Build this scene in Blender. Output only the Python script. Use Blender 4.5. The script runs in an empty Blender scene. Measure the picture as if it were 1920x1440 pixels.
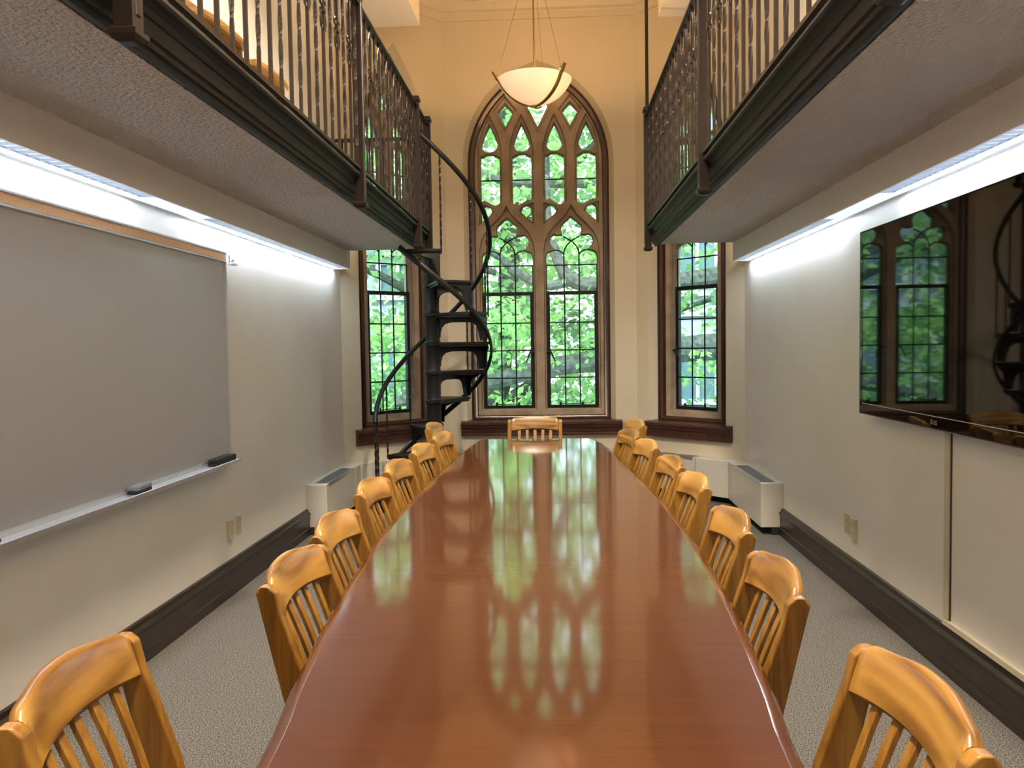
import bpy, math, random
import numpy as np
from mathutils import Vector, Matrix
from mathutils.geometry import tessellate_polygon
random.seed(7)
PI = math.pi
scn = bpy.context.scene
COL = scn.collection

# ------------------------------------------------------------------ camera
cam_d = bpy.data.cameras.new('camera'); cam = bpy.data.objects.new('camera', cam_d); COL.objects.link(cam)
F, PITCH, YAW, ROLL = 1500.0, -0.0473841, 0.0535831, -0.0154050
def cam_matrix(p, y, r):
    cp, sp, cy, sy, cr, sr = math.cos(p), math.sin(p), math.cos(y), math.sin(y), math.cos(r), math.sin(r)
    Rz = Matrix(((cy, sy, 0), (-sy, cy, 0), (0, 0, 1)))
    Rx = Matrix(((1, 0, 0), (0, cp, sp), (0, -sp, cp)))
    Mx = Matrix(((1, 0, 0), (0, 0, -1), (0, 1, 0)))
    Rr = Matrix(((cr, -sr, 0), (sr, cr, 0), (0, 0, 1)))
    return Rr @ Mx @ Rx @ Rz
_M = cam_matrix(PITCH, YAW, ROLL)
_rot = Matrix((_M[0], -_M[1], -_M[2])).transposed()
cam.matrix_world = Matrix.Translation((0, 0, 1.45)) @ _rot.to_4x4()
cam_d.sensor_width = 36; cam_d.lens = F / 1920 * 36; cam_d.clip_start = 0.02; cam_d.clip_end = 300
scn.camera = cam

# ------------------------------------------------------------------ world, sun, exposure
scn.view_settings.view_transform = 'Standard'; scn.view_settings.look = 'None'
scn.view_settings.gamma = 1; scn.view_settings.use_curve_mapping = False
scn.view_settings.exposure = 1.72
w = bpy.data.worlds.new('sky'); scn.world = w; w.use_nodes = True
bg = w.node_tree.nodes['Background']; bg.inputs[0].default_value = (0.72, 0.88, 1.0, 1); bg.inputs[1].default_value = 1.45
sd = bpy.data.lights.new('sun', 'SUN'); sd.energy = 4.2; sd.angle = 0.5; sd.color = (1, 0.97, 0.88)
sun = bpy.data.objects.new('sun', sd); COL.objects.link(sun); sun.rotation_euler = (math.radians(38), 0, math.radians(-20)); sun.location = (0, -5, 12)
cy = scn.cycles
cy.max_bounces = 7; cy.diffuse_bounces = 4; cy.glossy_bounces = 4; cy.transmission_bounces = 4; cy.transparent_max_bounces = 12
cy.caustics_reflective = False; cy.caustics_refractive = False; cy.sample_clamp_indirect = 4.0
FLUO = 17.0       # fluorescent lamp emission
BOWL = 0.34      # glow of the pendant bowl
FILL = 58.0      # added fill lamps on the ceiling, watts
BULB = 9.0      # pendant bulb, watts

# ------------------------------------------------------------------ materials
def mat(name, color=(0.8, 0.8, 0.8), rough=0.5, metal=0.0, spec=0.5, coat=0.0):
    m = bpy.data.materials.new(name); m.use_nodes = True
    b = m.node_tree.nodes['Principled BSDF']
    b.inputs['Base Color'].default_value = (*color, 1); b.inputs['Roughness'].default_value = rough
    b.inputs['Metallic'].default_value = metal; b.inputs['Specular IOR Level'].default_value = spec
    b.inputs['Coat Weight'].default_value = coat
    return m
def nodes(m): return m.node_tree.nodes, m.node_tree.links, m.node_tree.nodes['Principled BSDF']
def noise_color(m, c1, c2, scale, detail=3, stretch=(1, 1, 1), lo=0.3, hi=0.7, coord='Object', distort=0.0, rough=0.5):
    n, l, b = nodes(m)
    tc = n.new('ShaderNodeTexCoord'); mp = n.new('ShaderNodeMapping'); mp.inputs['Scale'].default_value = stretch
    nz = n.new('ShaderNodeTexNoise'); nz.inputs['Scale'].default_value = scale; nz.inputs['Detail'].default_value = detail
    nz.inputs['Distortion'].default_value = distort; nz.inputs['Roughness'].default_value = rough
    rp = n.new('ShaderNodeValToRGB'); rp.color_ramp.elements[0].position = lo; rp.color_ramp.elements[1].position = hi
    rp.color_ramp.elements[0].color = (*c1, 1); rp.color_ramp.elements[1].color = (*c2, 1)
    l.new(tc.outputs[coord], mp.inputs[0]); l.new(mp.outputs[0], nz.inputs[0]); l.new(nz.outputs[0], rp.inputs[0])
    l.new(rp.outputs[0], b.inputs['Base Color'])
    return mp, nz, rp
def add_bump(m, scale, strength, dist=0.01, detail=2, stretch=(1, 1, 1), coord='Object'):
    n, l, b = nodes(m)
    tc = n.new('ShaderNodeTexCoord'); mp = n.new('ShaderNodeMapping'); mp.inputs['Scale'].default_value = stretch
    nz = n.new('ShaderNodeTexNoise'); nz.inputs['Scale'].default_value = scale; nz.inputs['Detail'].default_value = detail
    bp = n.new('ShaderNodeBump'); bp.inputs['Strength'].default_value = strength; bp.inputs['Distance'].default_value = dist
    l.new(tc.outputs[coord], mp.inputs[0]); l.new(mp.outputs[0], nz.inputs[0]); l.new(nz.outputs[0], bp.inputs['Height'])
    l.new(bp.outputs[0], b.inputs['Normal'])
def emis(name, color, strength):
    m = mat(name, color, 0.5); n, l, b = nodes(m)
    b.inputs['Emission Color'].default_value = (*color, 1); b.inputs['Emission Strength'].default_value = strength
    return m
def wood(name, dark, light, axis, scale=14, rough=0.3, coat=0.3, ring=0.5):
    m = mat(name, light, rough, coat=coat); m.node_tree.nodes['Principled BSDF'].inputs['Coat Roughness'].default_value = 0.15
    n, l, b = nodes(m)
    st = [1, 1, 1]; st[axis] = 0.08
    tc = n.new('ShaderNodeTexCoord'); mp = n.new('ShaderNodeMapping'); mp.inputs['Scale'].default_value = st
    oi = n.new('ShaderNodeObjectInfo'); ad = n.new('ShaderNodeVectorMath'); ad.operation = 'MULTIPLY_ADD'
    ad.inputs[1].default_value = (7, 7, 7)
    l.new(oi.outputs['Random'], ad.inputs[0]); l.new(tc.outputs['Object'], ad.inputs[2]); l.new(ad.outputs[0], mp.inputs[0])
    nz = n.new('ShaderNodeTexNoise'); nz.inputs['Scale'].default_value = scale; nz.inputs['Detail'].default_value = 1; nz.inputs['Distortion'].default_value = 0.3
    mu = n.new('ShaderNodeMath'); mu.operation = 'MULTIPLY'; mu.inputs[1].default_value = 9.0
    fr = n.new('ShaderNodeMath'); fr.operation = 'PINGPONG'; fr.inputs[1].default_value = 1.0
    n2 = n.new('ShaderNodeTexNoise'); n2.inputs['Scale'].default_value = scale * 9; n2.inputs['Detail'].default_value = 3
    mx = n.new('ShaderNodeMix'); mx.data_type = 'FLOAT'; mx.inputs[0].default_value = 1 - ring
    rp = n.new('ShaderNodeValToRGB'); rp.color_ramp.elements[0].position = 0.15; rp.color_ramp.elements[1].position = 0.75
    rp.color_ramp.elements[0].color = (*dark, 1); rp.color_ramp.elements[1].color = (*light, 1)
    l.new(mp.outputs[0], nz.inputs[0]); l.new(mp.outputs[0], n2.inputs[0]); l.new(nz.outputs[0], mu.inputs[0]); l.new(mu.outputs[0], fr.inputs[0])
    l.new(fr.outputs[0], mx.inputs[2]); l.new(n2.outputs[0], mx.inputs[3]); l.new(mx.outputs[0], rp.inputs[0]); l.new(rp.outputs[0], b.inputs['Base Color'])
    return m
M = {}
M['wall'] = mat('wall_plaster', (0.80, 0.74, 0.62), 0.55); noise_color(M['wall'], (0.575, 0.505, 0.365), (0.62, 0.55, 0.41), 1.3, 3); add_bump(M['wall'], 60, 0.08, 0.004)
M['sidewall'] = mat('side_wall_plaster', (0.72, 0.66, 0.56), 0.42); noise_color(M['sidewall'], (0.77, 0.735, 0.66), (0.85, 0.825, 0.765), 1.1, 4, lo=0.25, hi=0.65); add_bump(M['sidewall'], 50, 0.06, 0.004)
M['ceiling'] = mat('ceiling_paint', (0.80, 0.74, 0.66), 0.7)
M['stucco'] = mat('stucco_soffit', (0.88, 0.865, 0.83), 0.7); add_bump(M['stucco'], 58, 1.0, 0.06, 3)
M['carpet'] = mat('carpet', (0.2, 0.18, 0.15), 0.95, spec=0.1)
noise_color(M['carpet'], (0.006, 0.006, 0.008), (0.175, 0.162, 0.142), 190, 3, lo=0.38, hi=0.62, rough=0.7); add_bump(M['carpet'], 160, 0.6, 0.006)
M['baseboard'] = wood('baseboard_wood', (0.012, 0.0075, 0.006), (0.024, 0.016, 0.013), 1, rough=0.35, coat=0.12)
M['mahog'] = wood('window_mahogany', (0.022, 0.007, 0.005), (0.058, 0.020, 0.012), 2, rough=0.35)
M['mahogx'] = wood('sill_mahogany', (0.030, 0.010, 0.007), (0.075, 0.026, 0.016), 0, rough=0.35)
M['stone'] = mat('tracery_limestone', (0.42, 0.34, 0.25), 0.85); noise_color(M['stone'], (0.27, 0.20, 0.135), (0.42, 0.33, 0.235), 6, 4); add_bump(M['stone'], 70, 0.25, 0.004)
M['iron'] = mat('window_iron', (0.007, 0.008, 0.009), 0.45, 0.3)
M['came'] = mat('lead_came', (0.010, 0.011, 0.013), 0.5, 0.4)
M['castiron'] = mat('cast_iron', (0.009, 0.0085, 0.008), 0.45, 0.2, spec=0.35); add_bump(M['castiron'], 30, 0.15, 0.003)
M['bronze'] = mat('dark_bronze_iron', (0.020, 0.012, 0.0085), 0.4, 0.4)
M['fascia'] = mat('painted_fascia', (0.016, 0.017, 0.018), 0.55, 0.0, spec=0.25); noise_color(M['fascia'], (0.013, 0.012, 0.012), (0.020, 0.021, 0.022), 4, 3)
M['oakx'] = wood('oak_grain_across', (0.130, 0.052, 0.006), (0.345, 0.178, 0.031), 0, scale=9, rough=0.32, coat=0.2, ring=0.6)
M['oakz'] = wood('oak_grain_upright', (0.135, 0.055, 0.007), (0.300, 0.145, 0.022), 2, scale=18, rough=0.32, coat=0.2, ring=0.35)
M['table'] = wood('table_mahogany', (0.058, 0.0165, 0.0034), (0.073, 0.0215, 0.0046), 0, scale=5, rough=0.42, coat=1.0, ring=0.0); add_bump(M['table'], 24, 0.30, 0.0008, 3, (0.25, 5, 1))
M['table'].node_tree.nodes['Principled BSDF'].inputs['Specular IOR Level'].default_value = 0.12
M['table'].node_tree.nodes['Principled BSDF'].inputs['Coat IOR'].default_value = 1.62
M['table'].node_tree.nodes['Principled BSDF'].inputs['Coat Roughness'].default_value = 0.075
M['heater'] = mat('heater_enamel', (0.50, 0.47, 0.40), 0.35)
M['steel'] = mat('brushed_aluminium', (0.62, 0.66, 0.72), 0.3, 0.9)
M['grille'] = mat('grille_metal', (0.10, 0.12, 0.14), 0.45, 0.5)
M['dark'] = mat('gap_shade_black', (0.01, 0.01, 0.01), 0.9)
M['valance'] = mat('valance_paint', (0.84, 0.82, 0.78), 0.5)
M['white'] = mat('white_enamel', (0.85, 0.88, 0.92), 0.35); M['louvre'] = mat('louvre_white', (0.55, 0.62, 0.72), 0.4)
M['board'] = mat('whiteboard_enamel', (0.55, 0.56, 0.585), 0.36, spec=0.6)
M['cork'] = mat('cork_strip', (0.50, 0.27, 0.12), 0.8); noise_color(M['cork'], (0.40, 0.20, 0.08), (0.58, 0.33, 0.15), 220)
M['alu'] = mat('aluminium_trim', (0.75, 0.76, 0.80), 0.38, 0.6)
M['felt'] = mat('eraser_felt', (0.03, 0.03, 0.035), 0.95); noise_color(M['felt'], (0.02, 0.02, 0.022), (0.07, 0.07, 0.08), 150)
M['greyplastic'] = mat('eraser_grey', (0.30, 0.30, 0.33), 0.5)
M['screen'] = mat('tv_screen', (0.004, 0.004, 0.005), 0.03, spec=0.5)
M['bezel'] = mat('tv_bezel', (0.010, 0.009, 0.010), 0.12)
M['tvedge'] = mat('tv_edge', (0.35, 0.33, 0.45), 0.25, 0.6)
M['ivory'] = mat('ivory_plastic', (0.62, 0.55, 0.38), 0.4)
M['slot'] = mat('socket_slot', (0.05, 0.035, 0.02), 0.6)
M['brass'] = mat('aged_brass', (0.26, 0.17, 0.06), 0.38, 0.8)
M['gold'] = mat('gold_rim', (0.55, 0.33, 0.03), 0.35, 0.6)
M['lamp'] = emis('fluorescent_lamp', (0.80, 0.90, 1.0), FLUO)
M['lens'] = emis('fluorescent_lens', (0.78, 0.89, 1.0), 0.21)
M['lens_open'] = emis('fluorescent_open_lens', (0.80, 0.90, 1.0), 1.3)
M['bark'] = mat('tree_bark', (0.05, 0.06, 0.05), 0.95); noise_color(M['bark'], (0.025, 0.032, 0.030), (0.10, 0.125, 0.11), 5, 4, (3, 1, 3)); 
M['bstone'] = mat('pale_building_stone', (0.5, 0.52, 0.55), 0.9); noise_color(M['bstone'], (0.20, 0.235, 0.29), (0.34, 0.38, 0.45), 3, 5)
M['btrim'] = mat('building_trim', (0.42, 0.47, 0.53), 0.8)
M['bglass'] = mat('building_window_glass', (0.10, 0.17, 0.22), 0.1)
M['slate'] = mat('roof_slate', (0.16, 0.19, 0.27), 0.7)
M['grass'] = mat('grass', (0.06, 0.14, 0.03), 0.9); noise_color(M['grass'], (0.04, 0.10, 0.02), (0.10, 0.22, 0.05), 3)
def make_glass(name):
    m = bpy.data.materials.new(name); m.use_nodes = True; n = m.node_tree.nodes; l = m.node_tree.links; n.clear()
    o = n.new('ShaderNodeOutputMaterial'); t = n.new('ShaderNodeBsdfTransparent'); t.inputs[0].default_value = (0.90, 0.97, 0.96, 1)
    g = n.new('ShaderNodeBsdfGlossy'); g.inputs['Roughness'].default_value = 0.02
    fr = n.new('ShaderNodeFresnel'); fr.inputs[0].default_value = 1.45; mx = n.new('ShaderNodeMixShader')
    l.new(fr.outputs[0], mx.inputs[0]); l.new(t.outputs[0], mx.inputs[1]); l.new(g.outputs[0], mx.inputs[2]); l.new(mx.outputs[0], o.inputs[0])
    return m
M['glass'] = make_glass('window_glass')
def make_leaf(name, c1, c2):
    m = mat(name, c1, 0.5, spec=0.3); n, l, b = nodes(m)
    mp, nz, rp = noise_color(m, c1, c2, 0.9, 3, lo=0.35, hi=0.65)
    tr = n.new('ShaderNodeBsdfTranslucent'); mx = n.new('ShaderNodeMixShader'); mx.inputs[0].default_value = 0.5
    out = [x for x in n if x.type == 'OUTPUT_MATERIAL'][0]
    l.new(rp.outputs[0], tr.inputs[0]); l.new(b.outputs[0], mx.inputs[1]); l.new(tr.outputs[0], mx.inputs[2]); l.new(mx.outputs[0], out.inputs[0])
    return m
M['leaf'] = make_leaf('spring_leaves', (0.21, 0.43, 0.14), (0.40, 0.64, 0.25))
M['leaf_dark'] = make_leaf('deep_leaves', (0.20, 0.36, 0.19), (0.35, 0.54, 0.30))
M['leaf_red'] = make_leaf('russet_leaves', (0.20, 0.10, 0.06), (0.28, 0.30, 0.10))
def make_bowl():
    m = mat('alabaster_bowl', (0.86, 0.74, 0.62), 0.3); n, l, b = nodes(m)
    b.inputs['Emission Color'].default_value = (1.0, 0.70, 0.48, 1); b.inputs['Emission Strength'].default_value = BOWL * 0.4
    tr = n.new('ShaderNodeBsdfTranslucent'); tr.inputs[0].default_value = (0.95, 0.80, 0.66, 1)
    mx = n.new('ShaderNodeMixShader'); mx.inputs[0].default_value = 0.14
    out = [x for x in n if x.type == 'OUTPUT_MATERIAL'][0]
    l.new(b.outputs[0], mx.inputs[1]); l.new(tr.outputs[0], mx.inputs[2]); l.new(mx.outputs[0], out.inputs[0])
    return m
M['bowl'] = make_bowl()

# ------------------------------------------------------------------ mesh helpers
def sub(a, b): return (a[0] - b[0], a[1] - b[1], a[2] - b[2])
class MB:
    def __init__(s): s.v = []; s.f = []
    def add(s, vs, fs):
        o = len(s.v); s.v += [tuple(v) for v in vs]; s.f += [tuple(i + o for i in f) for f in fs]; return s
    def box(s, x0, x1, y0, y1, z0, z1):
        return s.add([(x0, y0, z0), (x1, y0, z0), (x1, y1, z0), (x0, y1, z0), (x0, y0, z1), (x1, y0, z1), (x1, y1, z1), (x0, y1, z1)],
                     [(0, 3, 2, 1), (4, 5, 6, 7), (0, 1, 5, 4), (1, 2, 6, 5), (2, 3, 7, 6), (3, 0, 4, 7)])
    def rings(s, rings, closed=True, caps=True, loop=False):
        n = len(rings[0]); vs = [p for r in rings for p in r]; fs = []
        m = len(rings)
        for i in range(m if loop else m - 1):
            a, b = i * n, ((i + 1) % m) * n
            for j in range(n if closed else n - 1):
                k = (j + 1) % n; fs.append((a + j, a + k, b + k, b + j))
        if caps and not loop: fs.append(tuple(range(n))[::-1]); fs.append(tuple((m - 1) * n + j for j in range(n)))
        return s.add(vs, fs)
    def tube(s, pts, r, n=8, caps=True, flat=None, up=None):
        pts = [Vector(p) for p in pts]; rings = []; N = None
        for i, p in enumerate(pts):
            t = (pts[min(i + 1, len(pts) - 1)] - pts[max(i - 1, 0)]).normalized()
            if up is not None: N = Vector(up) - Vector(up).dot(t) * t
            elif N is None: N = t.orthogonal()
            else: N = N - N.dot(t) * t
            N.normalize(); B = t.cross(N); rr = r[i] if isinstance(r, (list, tuple)) else r
            a = flat or 1.0
            rings.append([tuple(p + N * (math.cos(2 * PI * (j + .5) / n) * rr) + B * (math.sin(2 * PI * (j + .5) / n) * rr * a)) for j in range(n)])
        return s.rings(rings, caps=caps)
    def lathe(s, prof, c=(0, 0, 0), n=32, a0=0, caps=False):
        rings = [[(c[0] + r * math.cos(2 * PI * j / n), c[1] + r * math.sin(2 * PI * j / n), c[2] + z) for j in range(n)] for r, z in prof]
        return s.rings(rings, caps=caps)
    def prism(s, poly, d0, d1, fn):
        # poly: 2D outline (may be concave), fn(u, v, d) -> xyz
        n = len(poly); vs = [fn(u, v, d0) for u, v in poly] + [fn(u, v, d1) for u, v in poly]
        tris = tessellate_polygon([[Vector((u, v, 0)) for u, v in poly]])
        fs = [tuple(t) for t in tris] + [tuple(i + n for i in t)[::-1] for t in tris]
        fs += [(i, (i + 1) % n, n + (i + 1) % n, n + i) for i in range(n)]
        return s.add(vs, fs)
    def build(s, name, m, parent=None, smooth=False, bevel=0, seg=2, world=False, fix=True):
        off = Vector((0, 0, 0)); inv = None
        me = bpy.data.meshes.new(name); me.from_pydata(s.v, [], s.f); me.update()
        if fix:
            import bmesh
            bm = bmesh.new(); bm.from_mesh(me); bmesh.ops.remove_doubles(bm, verts=bm.verts, dist=1e-5)
            bmesh.ops.recalc_face_normals(bm, faces=bm.faces); bm.to_mesh(me); bm.free()
        me.materials.append(m)
        o = bpy.data.objects.new(name, me); COL.objects.link(o)
        if parent is not None:
            o.parent = parent
            if world: o.matrix_parent_inverse = parent_world(parent).inverted()
        if smooth:
            for p in me.polygons: p.use_smooth = True
            me.set_sharp_from_angle(angle=math.radians(38)) if hasattr(me, 'set_sharp_from_angle') else None
        if bevel:
            b = o.modifiers.new('bevel', 'BEVEL'); b.width = bevel; b.segments = seg; b.limit_method = 'ANGLE'; b.angle_limit = math.radians(35); b.harden_normals = True
            for p in me.polygons: p.use_smooth = True
            me.set_sharp_from_angle(angle=math.radians(50)) if hasattr(me, 'set_sharp_from_angle') else None
        return o
def parent_world(o):
    m = Matrix.LocRotScale(o.location, o.rotation_euler, o.scale)
    m = o.matrix_parent_inverse @ m if o.parent else m
    return (parent_world(o.parent) @ m) if o.parent else m
def tag(o, label, cat, group=None, kind=None):
    if label: o['label'] = label
    if cat: o['category'] = cat
    if group: o['group'] = group
    if kind: o['kind'] = kind
    return o
def thing(name, loc=(0, 0, 0), rz=0, label=None, cat=None, group=None, kind=None):
    o = bpy.data.objects.new(name, None); COL.objects.link(o); o.location = loc; o.rotation_euler = (0, 0, rz)
    o.empty_display_size = 0.1
    return tag(o, label, cat, group, kind)
def kids(o): return [x for x in bpy.data.objects if x.parent is o]
def copy_tree(o, parent=None):
    ch = kids(o); c = o.copy(); COL.objects.link(c); c.parent = parent
    if parent is not None: c.matrix_parent_inverse = o.matrix_parent_inverse.copy()
    for x in ch: copy_tree(x, c)
    return c
def struct(name, mb, m, **k):
    o = mb.build(name, m, **k); o['kind'] = 'structure'; return o
def offset_poly(poly, d):
    # positive d grows a counter-clockwise outline
    n = len(poly); out = []
    area = sum(poly[i][0] * poly[(i + 1) % n][1] - poly[(i + 1) % n][0] * poly[i][1] for i in range(n))
    sg = 1 if area > 0 else -1
    for i in range(n):
        p0, p1, p2 = Vector(poly[i - 1]), Vector(poly[i]), Vector(poly[(i + 1) % n])
        a = (p1 - p0).normalized(); b = (p2 - p1).normalized()
        na = Vector((a.y, -a.x)) * sg; nb = Vector((b.y, -b.x)) * sg
        t = (na + nb); q = t.length_squared
        t = t * (2 / q) if q > 0.35 else t.normalized() * 1.6
        out.append((p1.x + t.x * d, p1.y + t.y * d))
    return out
def plate(mb, outer, holes, d0, d1, fn, chamfer=0.0, cdepth=0.0):
    # a slab between depths d0 (room side) and d1 with holes; hole edges splay towards the room
    fh = [offset_poly(h, chamfer) for h in holes] if chamfer else holes
    for d, hs in ((d0, fh), (d1, holes)):
        loops = [[Vector((u, v, 0)) for u, v in outer]] + [[Vector((u, v, 0)) for u, v in h] for h in hs]
        flat = [p for lp in loops for p in lp]
        tris = tessellate_polygon(loops)
        mb.add([fn(p.x, p.y, d) for p in flat], [tuple(t) for t in tris])
    n = len(outer); mb.add([fn(u, v, d0) for u, v in outer] + [fn(u, v, d1) for u, v in outer], [(i, (i + 1) % n, n + (i + 1) % n, n + i) for i in range(n)])
    dm = d0 + (cdepth or 0)
    for h, g in zip(holes, fh):
        n = len(h); r = [[fn(u, v, d0) for u, v in g]]
        if chamfer: r.append([fn(u, v, dm) for u, v in h])
        r.append([fn(u, v, d1) for u, v in h]); mb.rings(r, caps=False)
def arch(half, z0, c, zb, n=14):
    # pointed arch outline, counter-clockwise from bottom left... centre u=0
    R = half + c; top = math.acos(c / R); pts = [(-half, zb), (half, zb)]
    for i in range(n + 1):
        a = top * i / n; pts.append((-c + R * math.cos(a), z0 + R * math.sin(a)))
    for i in range(n - 1, -1, -1):
        a = top * i / n; pts.append((c - R * math.cos(a), z0 + R * math.sin(a)))
    return pts
def smooth_poly(pts, k=3, sharp=()):
    # Catmull-Rom through the points; indices in sharp keep their corner
    n = len(pts); out = []
    for i in range(n):
        p0, p1, p2, p3 = (Vector(pts[(i + j) % n]) for j in (-1, 0, 1, 2))
        if i in sharp: p0 = p1
        if (i + 1) % n in sharp: p3 = p2
        for t in [x / k for x in range(k)]:
            q = 0.5 * ((2 * p1) + (p2 - p0) * t + (2 * p0 - 5 * p1 + 4 * p2 - p3) * t * t + (-p0 + 3 * p1 - 3 * p2 + p3) * t ** 3)
            out.append((q.x, q.y))
    return out
def mirror(p): return [(-u, v) for u, v in p][::-1]
def shift(p, du): return [(u + du, v) for u, v in p]

# ------------------------------------------------------------------ room shell
XL, XR, YB, YC, YW = -1.95, 1.70, -2.2, 7.26, 8.13
BL, BR = -1.08, 0.83
ZC = 4.86
struct('floor', MB().box(XL - .3, XR + .3, YB - .2, YW + .3, -0.06, 0.0), M['carpet'])
struct('ceiling', MB().box(XL - .3, XR + .3, YB - .2, YW + .6, ZC, ZC + .1), M['ceiling'])
struct('wall_left', MB().box(XL - .25, XL, YB, YC, 0, ZC), M['sidewall'])
struct('wall_right', MB().box(XR, XR + .25, YB, YC, 0, ZC), M['sidewall'])
struct('wall_back', MB().box(XL - .25, XR + .25, YB - .2, YB, 0, ZC), M['wall'])
CX = (BL + BR) / 2
def frame_fn(ox, oy, ang):
    # local (u along the wall, z up, d outward) -> world
    ux, uy = math.cos(ang), math.sin(ang)
    return lambda u, z, d: (ox + u * ux - d * uy, oy + u * uy + d * ux, z)
D45 = PI / 4
L_side = math.hypot(BL - XL, YW - YC)
cxw = -0.143                                            # centre of the middle window
fnC = frame_fn(cxw, YW, 0)
sL = 0.635
fnL = frame_fn(XL + sL * math.cos(D45), YC + sL * math.sin(D45), D45)
fnR = frame_fn(XR - sL * math.cos(D45), YC + sL * math.sin(D45), -D45)
revC_o = arch(0.757, 3.30, 0.276, 0.60); revC_i = arch(0.712, 3.30, 0.276, 0.60)
revS_o = arch(0.440, 3.10, 1.60, 0.60); revS_i = arch(0.385, 3.10, 1.60, 0.60)
def bay_wall(name, fn, u0, u1, ro, ri, dfr):
    mb = MB()
    rect = [(u0, 0), (u1, 0), (u1, ZC), (u0, ZC)]
    plate(mb, rect, [ro], 0.0, 0.0001, fn)
    mb.rings([[fn(u, v, 0) for u, v in ro], [fn(u, v, dfr) for u, v in ri], [fn(u, v, 0.33) for u, v in ri]], caps=False)
    plate(mb, [(u0 - .12, 0), (u1 + .12, 0), (u1 + .12, ZC), (u0 - .12, ZC)], [ri], 0.26, 0.33, fn)
    return struct(name, mb, M['wall'], fix=False)
bay_wall('wall_far', fnC, BL - cxw, BR - cxw, revC_o, revC_i, 0.07)
bay_wall('wall_bay_left', fnL, -sL, L_side - sL, revS_o, revS_i, 0.08)
bay_wall('wall_bay_right', fnR, -(L_side - sL), sL, revS_o, revS_i, 0.08)
# cornice round the bay
def cornice(fn, u0, u1, mitre=0.0):
    mb = MB(); prof = [(0.0, 4.70), (-0.012, 4.70), (-0.014, 4.765), (-0.02, 4.775), (-0.05, 4.79), (-0.075, 4.83), (-0.085, ZC), (0.0, ZC)]
    mb.rings([[fn(u0, z, d) for d, z in prof], [fn(u1, z, d) for d, z in prof]]); return mb
struct('trim_1', cornice(fnC, BL - cxw - .0, BR - cxw + .0), M['wall'])
struct('trim_2', cornice(fnL, -sL, L_side - sL), M['wall'])
struct('trim_3', cornice(fnR, -(L_side - sL), sL), M['wall'])
# boxed bulkheads over the balconies
struct('ceiling_bulkhead_left', MB().box(XL, -1.135, YB, 7.05, 4.245, ZC), M['ceiling'])
struct('ceiling_bulkhead_right', MB().box(0.925, XR, YB, 7.05, 4.245, ZC), M['ceiling'])
# baseboards
def bboard(xw, s, y0, y1, name):
    prof = [(0, 0), (0.03, 0), (0.03, 0.055), (0.026, 0.062), (0.026, 0.15), (0.032, 0.158), (0.034, 0.17), (0.02, 0.182), (0.014, 0.2), (0, 0.204)]
    mb = MB(); mb.rings([[(xw + s * d, y0, z) for d, z in prof], [(xw + s * d, y1, z) for d, z in prof]])
    struct(name, mb, M['baseboard'])
bboard(XL, 1, YB, 6.10, 'baseboard_left'); bboard(XR, -1, YB, 6.05, 'baseboard_right')

# ------------------------------------------------------------------ windows
def mir_full(r): return r + [(-u, v) for u, v in r[::-1] if abs(u) > 1e-6]
HEAD_R = [(0.262, 0.805), (0.262, 2.34), (0.257, 2.38), (0.242, 2.405), (0.205, 2.42), (0.155, 2.434), (0.182, 2.452), (0.210, 2.482), (0.223, 2.53), (0.212, 2.562), (0.180, 2.586),
          (0.14, 2.580), (0.092, 2.582), (0.104, 2.632), (0.102, 2.675), (0.055, 2.72), (0, 2.766)]
HEAD = mir_full(HEAD_R)
OGEE = mir_full([(0.28, 0.79), (0.28, 2.42), (0.262, 2.52), (0.225, 2.60), (0.17, 2.67), (0.10, 2.735), (0.045, 2.79), (0, 2.875)])
UPR = smooth_poly([(0.260, 3.36), (0.258, 2.968), (0.225, 2.94), (0.185, 2.92), (0.135, 2.882), (0.105, 2.880), (0.072, 2.915), (0.067, 2.97), (0.066, 3.34), (0.078, 3.388), (0.118, 3.408), (0.137, 3.420), (0.195, 3.420), (0.215, 3.408), (0.245, 3.392)], 2)
TEAR = smooth_poly([(0.163, 3.716), (0.126, 3.634), (0.088, 3.53), (0.095, 3.487), (0.13, 3.452), (0.20, 3.452), (0.236, 3.487), (0.242, 3.53), (0.203, 3.634)], 3, sharp=(0,))
DIAM = [(0, 3.926), (-0.077, 3.84), (0, 3.70), (0.077, 3.84)]
SPAN = smooth_poly([(0.260, 2.735), (0.165, 2.812), (0.157, 2.855), (0.185, 2.893), (0.222, 2.893), (0.252, 2.87), (0.260, 2.83)], 2, sharp=(0,))
KITE = [(0, 4.03), (-0.055, 3.98), (-0.105, 3.905), (0, 3.697), (0.105, 3.905), (0.055, 3.98)]
LANC = smooth_poly([(0.163, 3.79), (0.098, 3.66), (0.052, 3.50), (0.048, 3.35), (0.048, 2.97), (0.06, 2.925), (0.11, 2.895), (0.16, 2.912), (0.22, 2.948), (0.276, 2.972), (0.276, 3.35), (0.272, 3.50), (0.226, 3.66)], 2, sharp=(0,))
SPANR = smooth_poly([(0.277, 2.700), (0.155, 2.80), (0.143, 2.835), (0.165, 2.868), (0.215, 2.888), (0.277, 2.905)], 2, sharp=(0, 5))
DIAMR = [(0, 3.985), (-0.112, 3.845), (0, 3.64), (0.112, 3.845)]
KITER = [(0, 4.10), (-0.085, 4.02), (-0.15, 3.915), (0, 3.63), (0.15, 3.915), (0.085, 4.02)]
def unit_holes(du, k=1.0):
    sc = lambda p: [(u * k, v) for u, v in p]
    return [shift(sc(p), du) for p in (HEAD, UPR, mirror(UPR), TEAR, mirror(TEAR), DIAM, SPAN, mirror(SPAN))]
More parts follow.
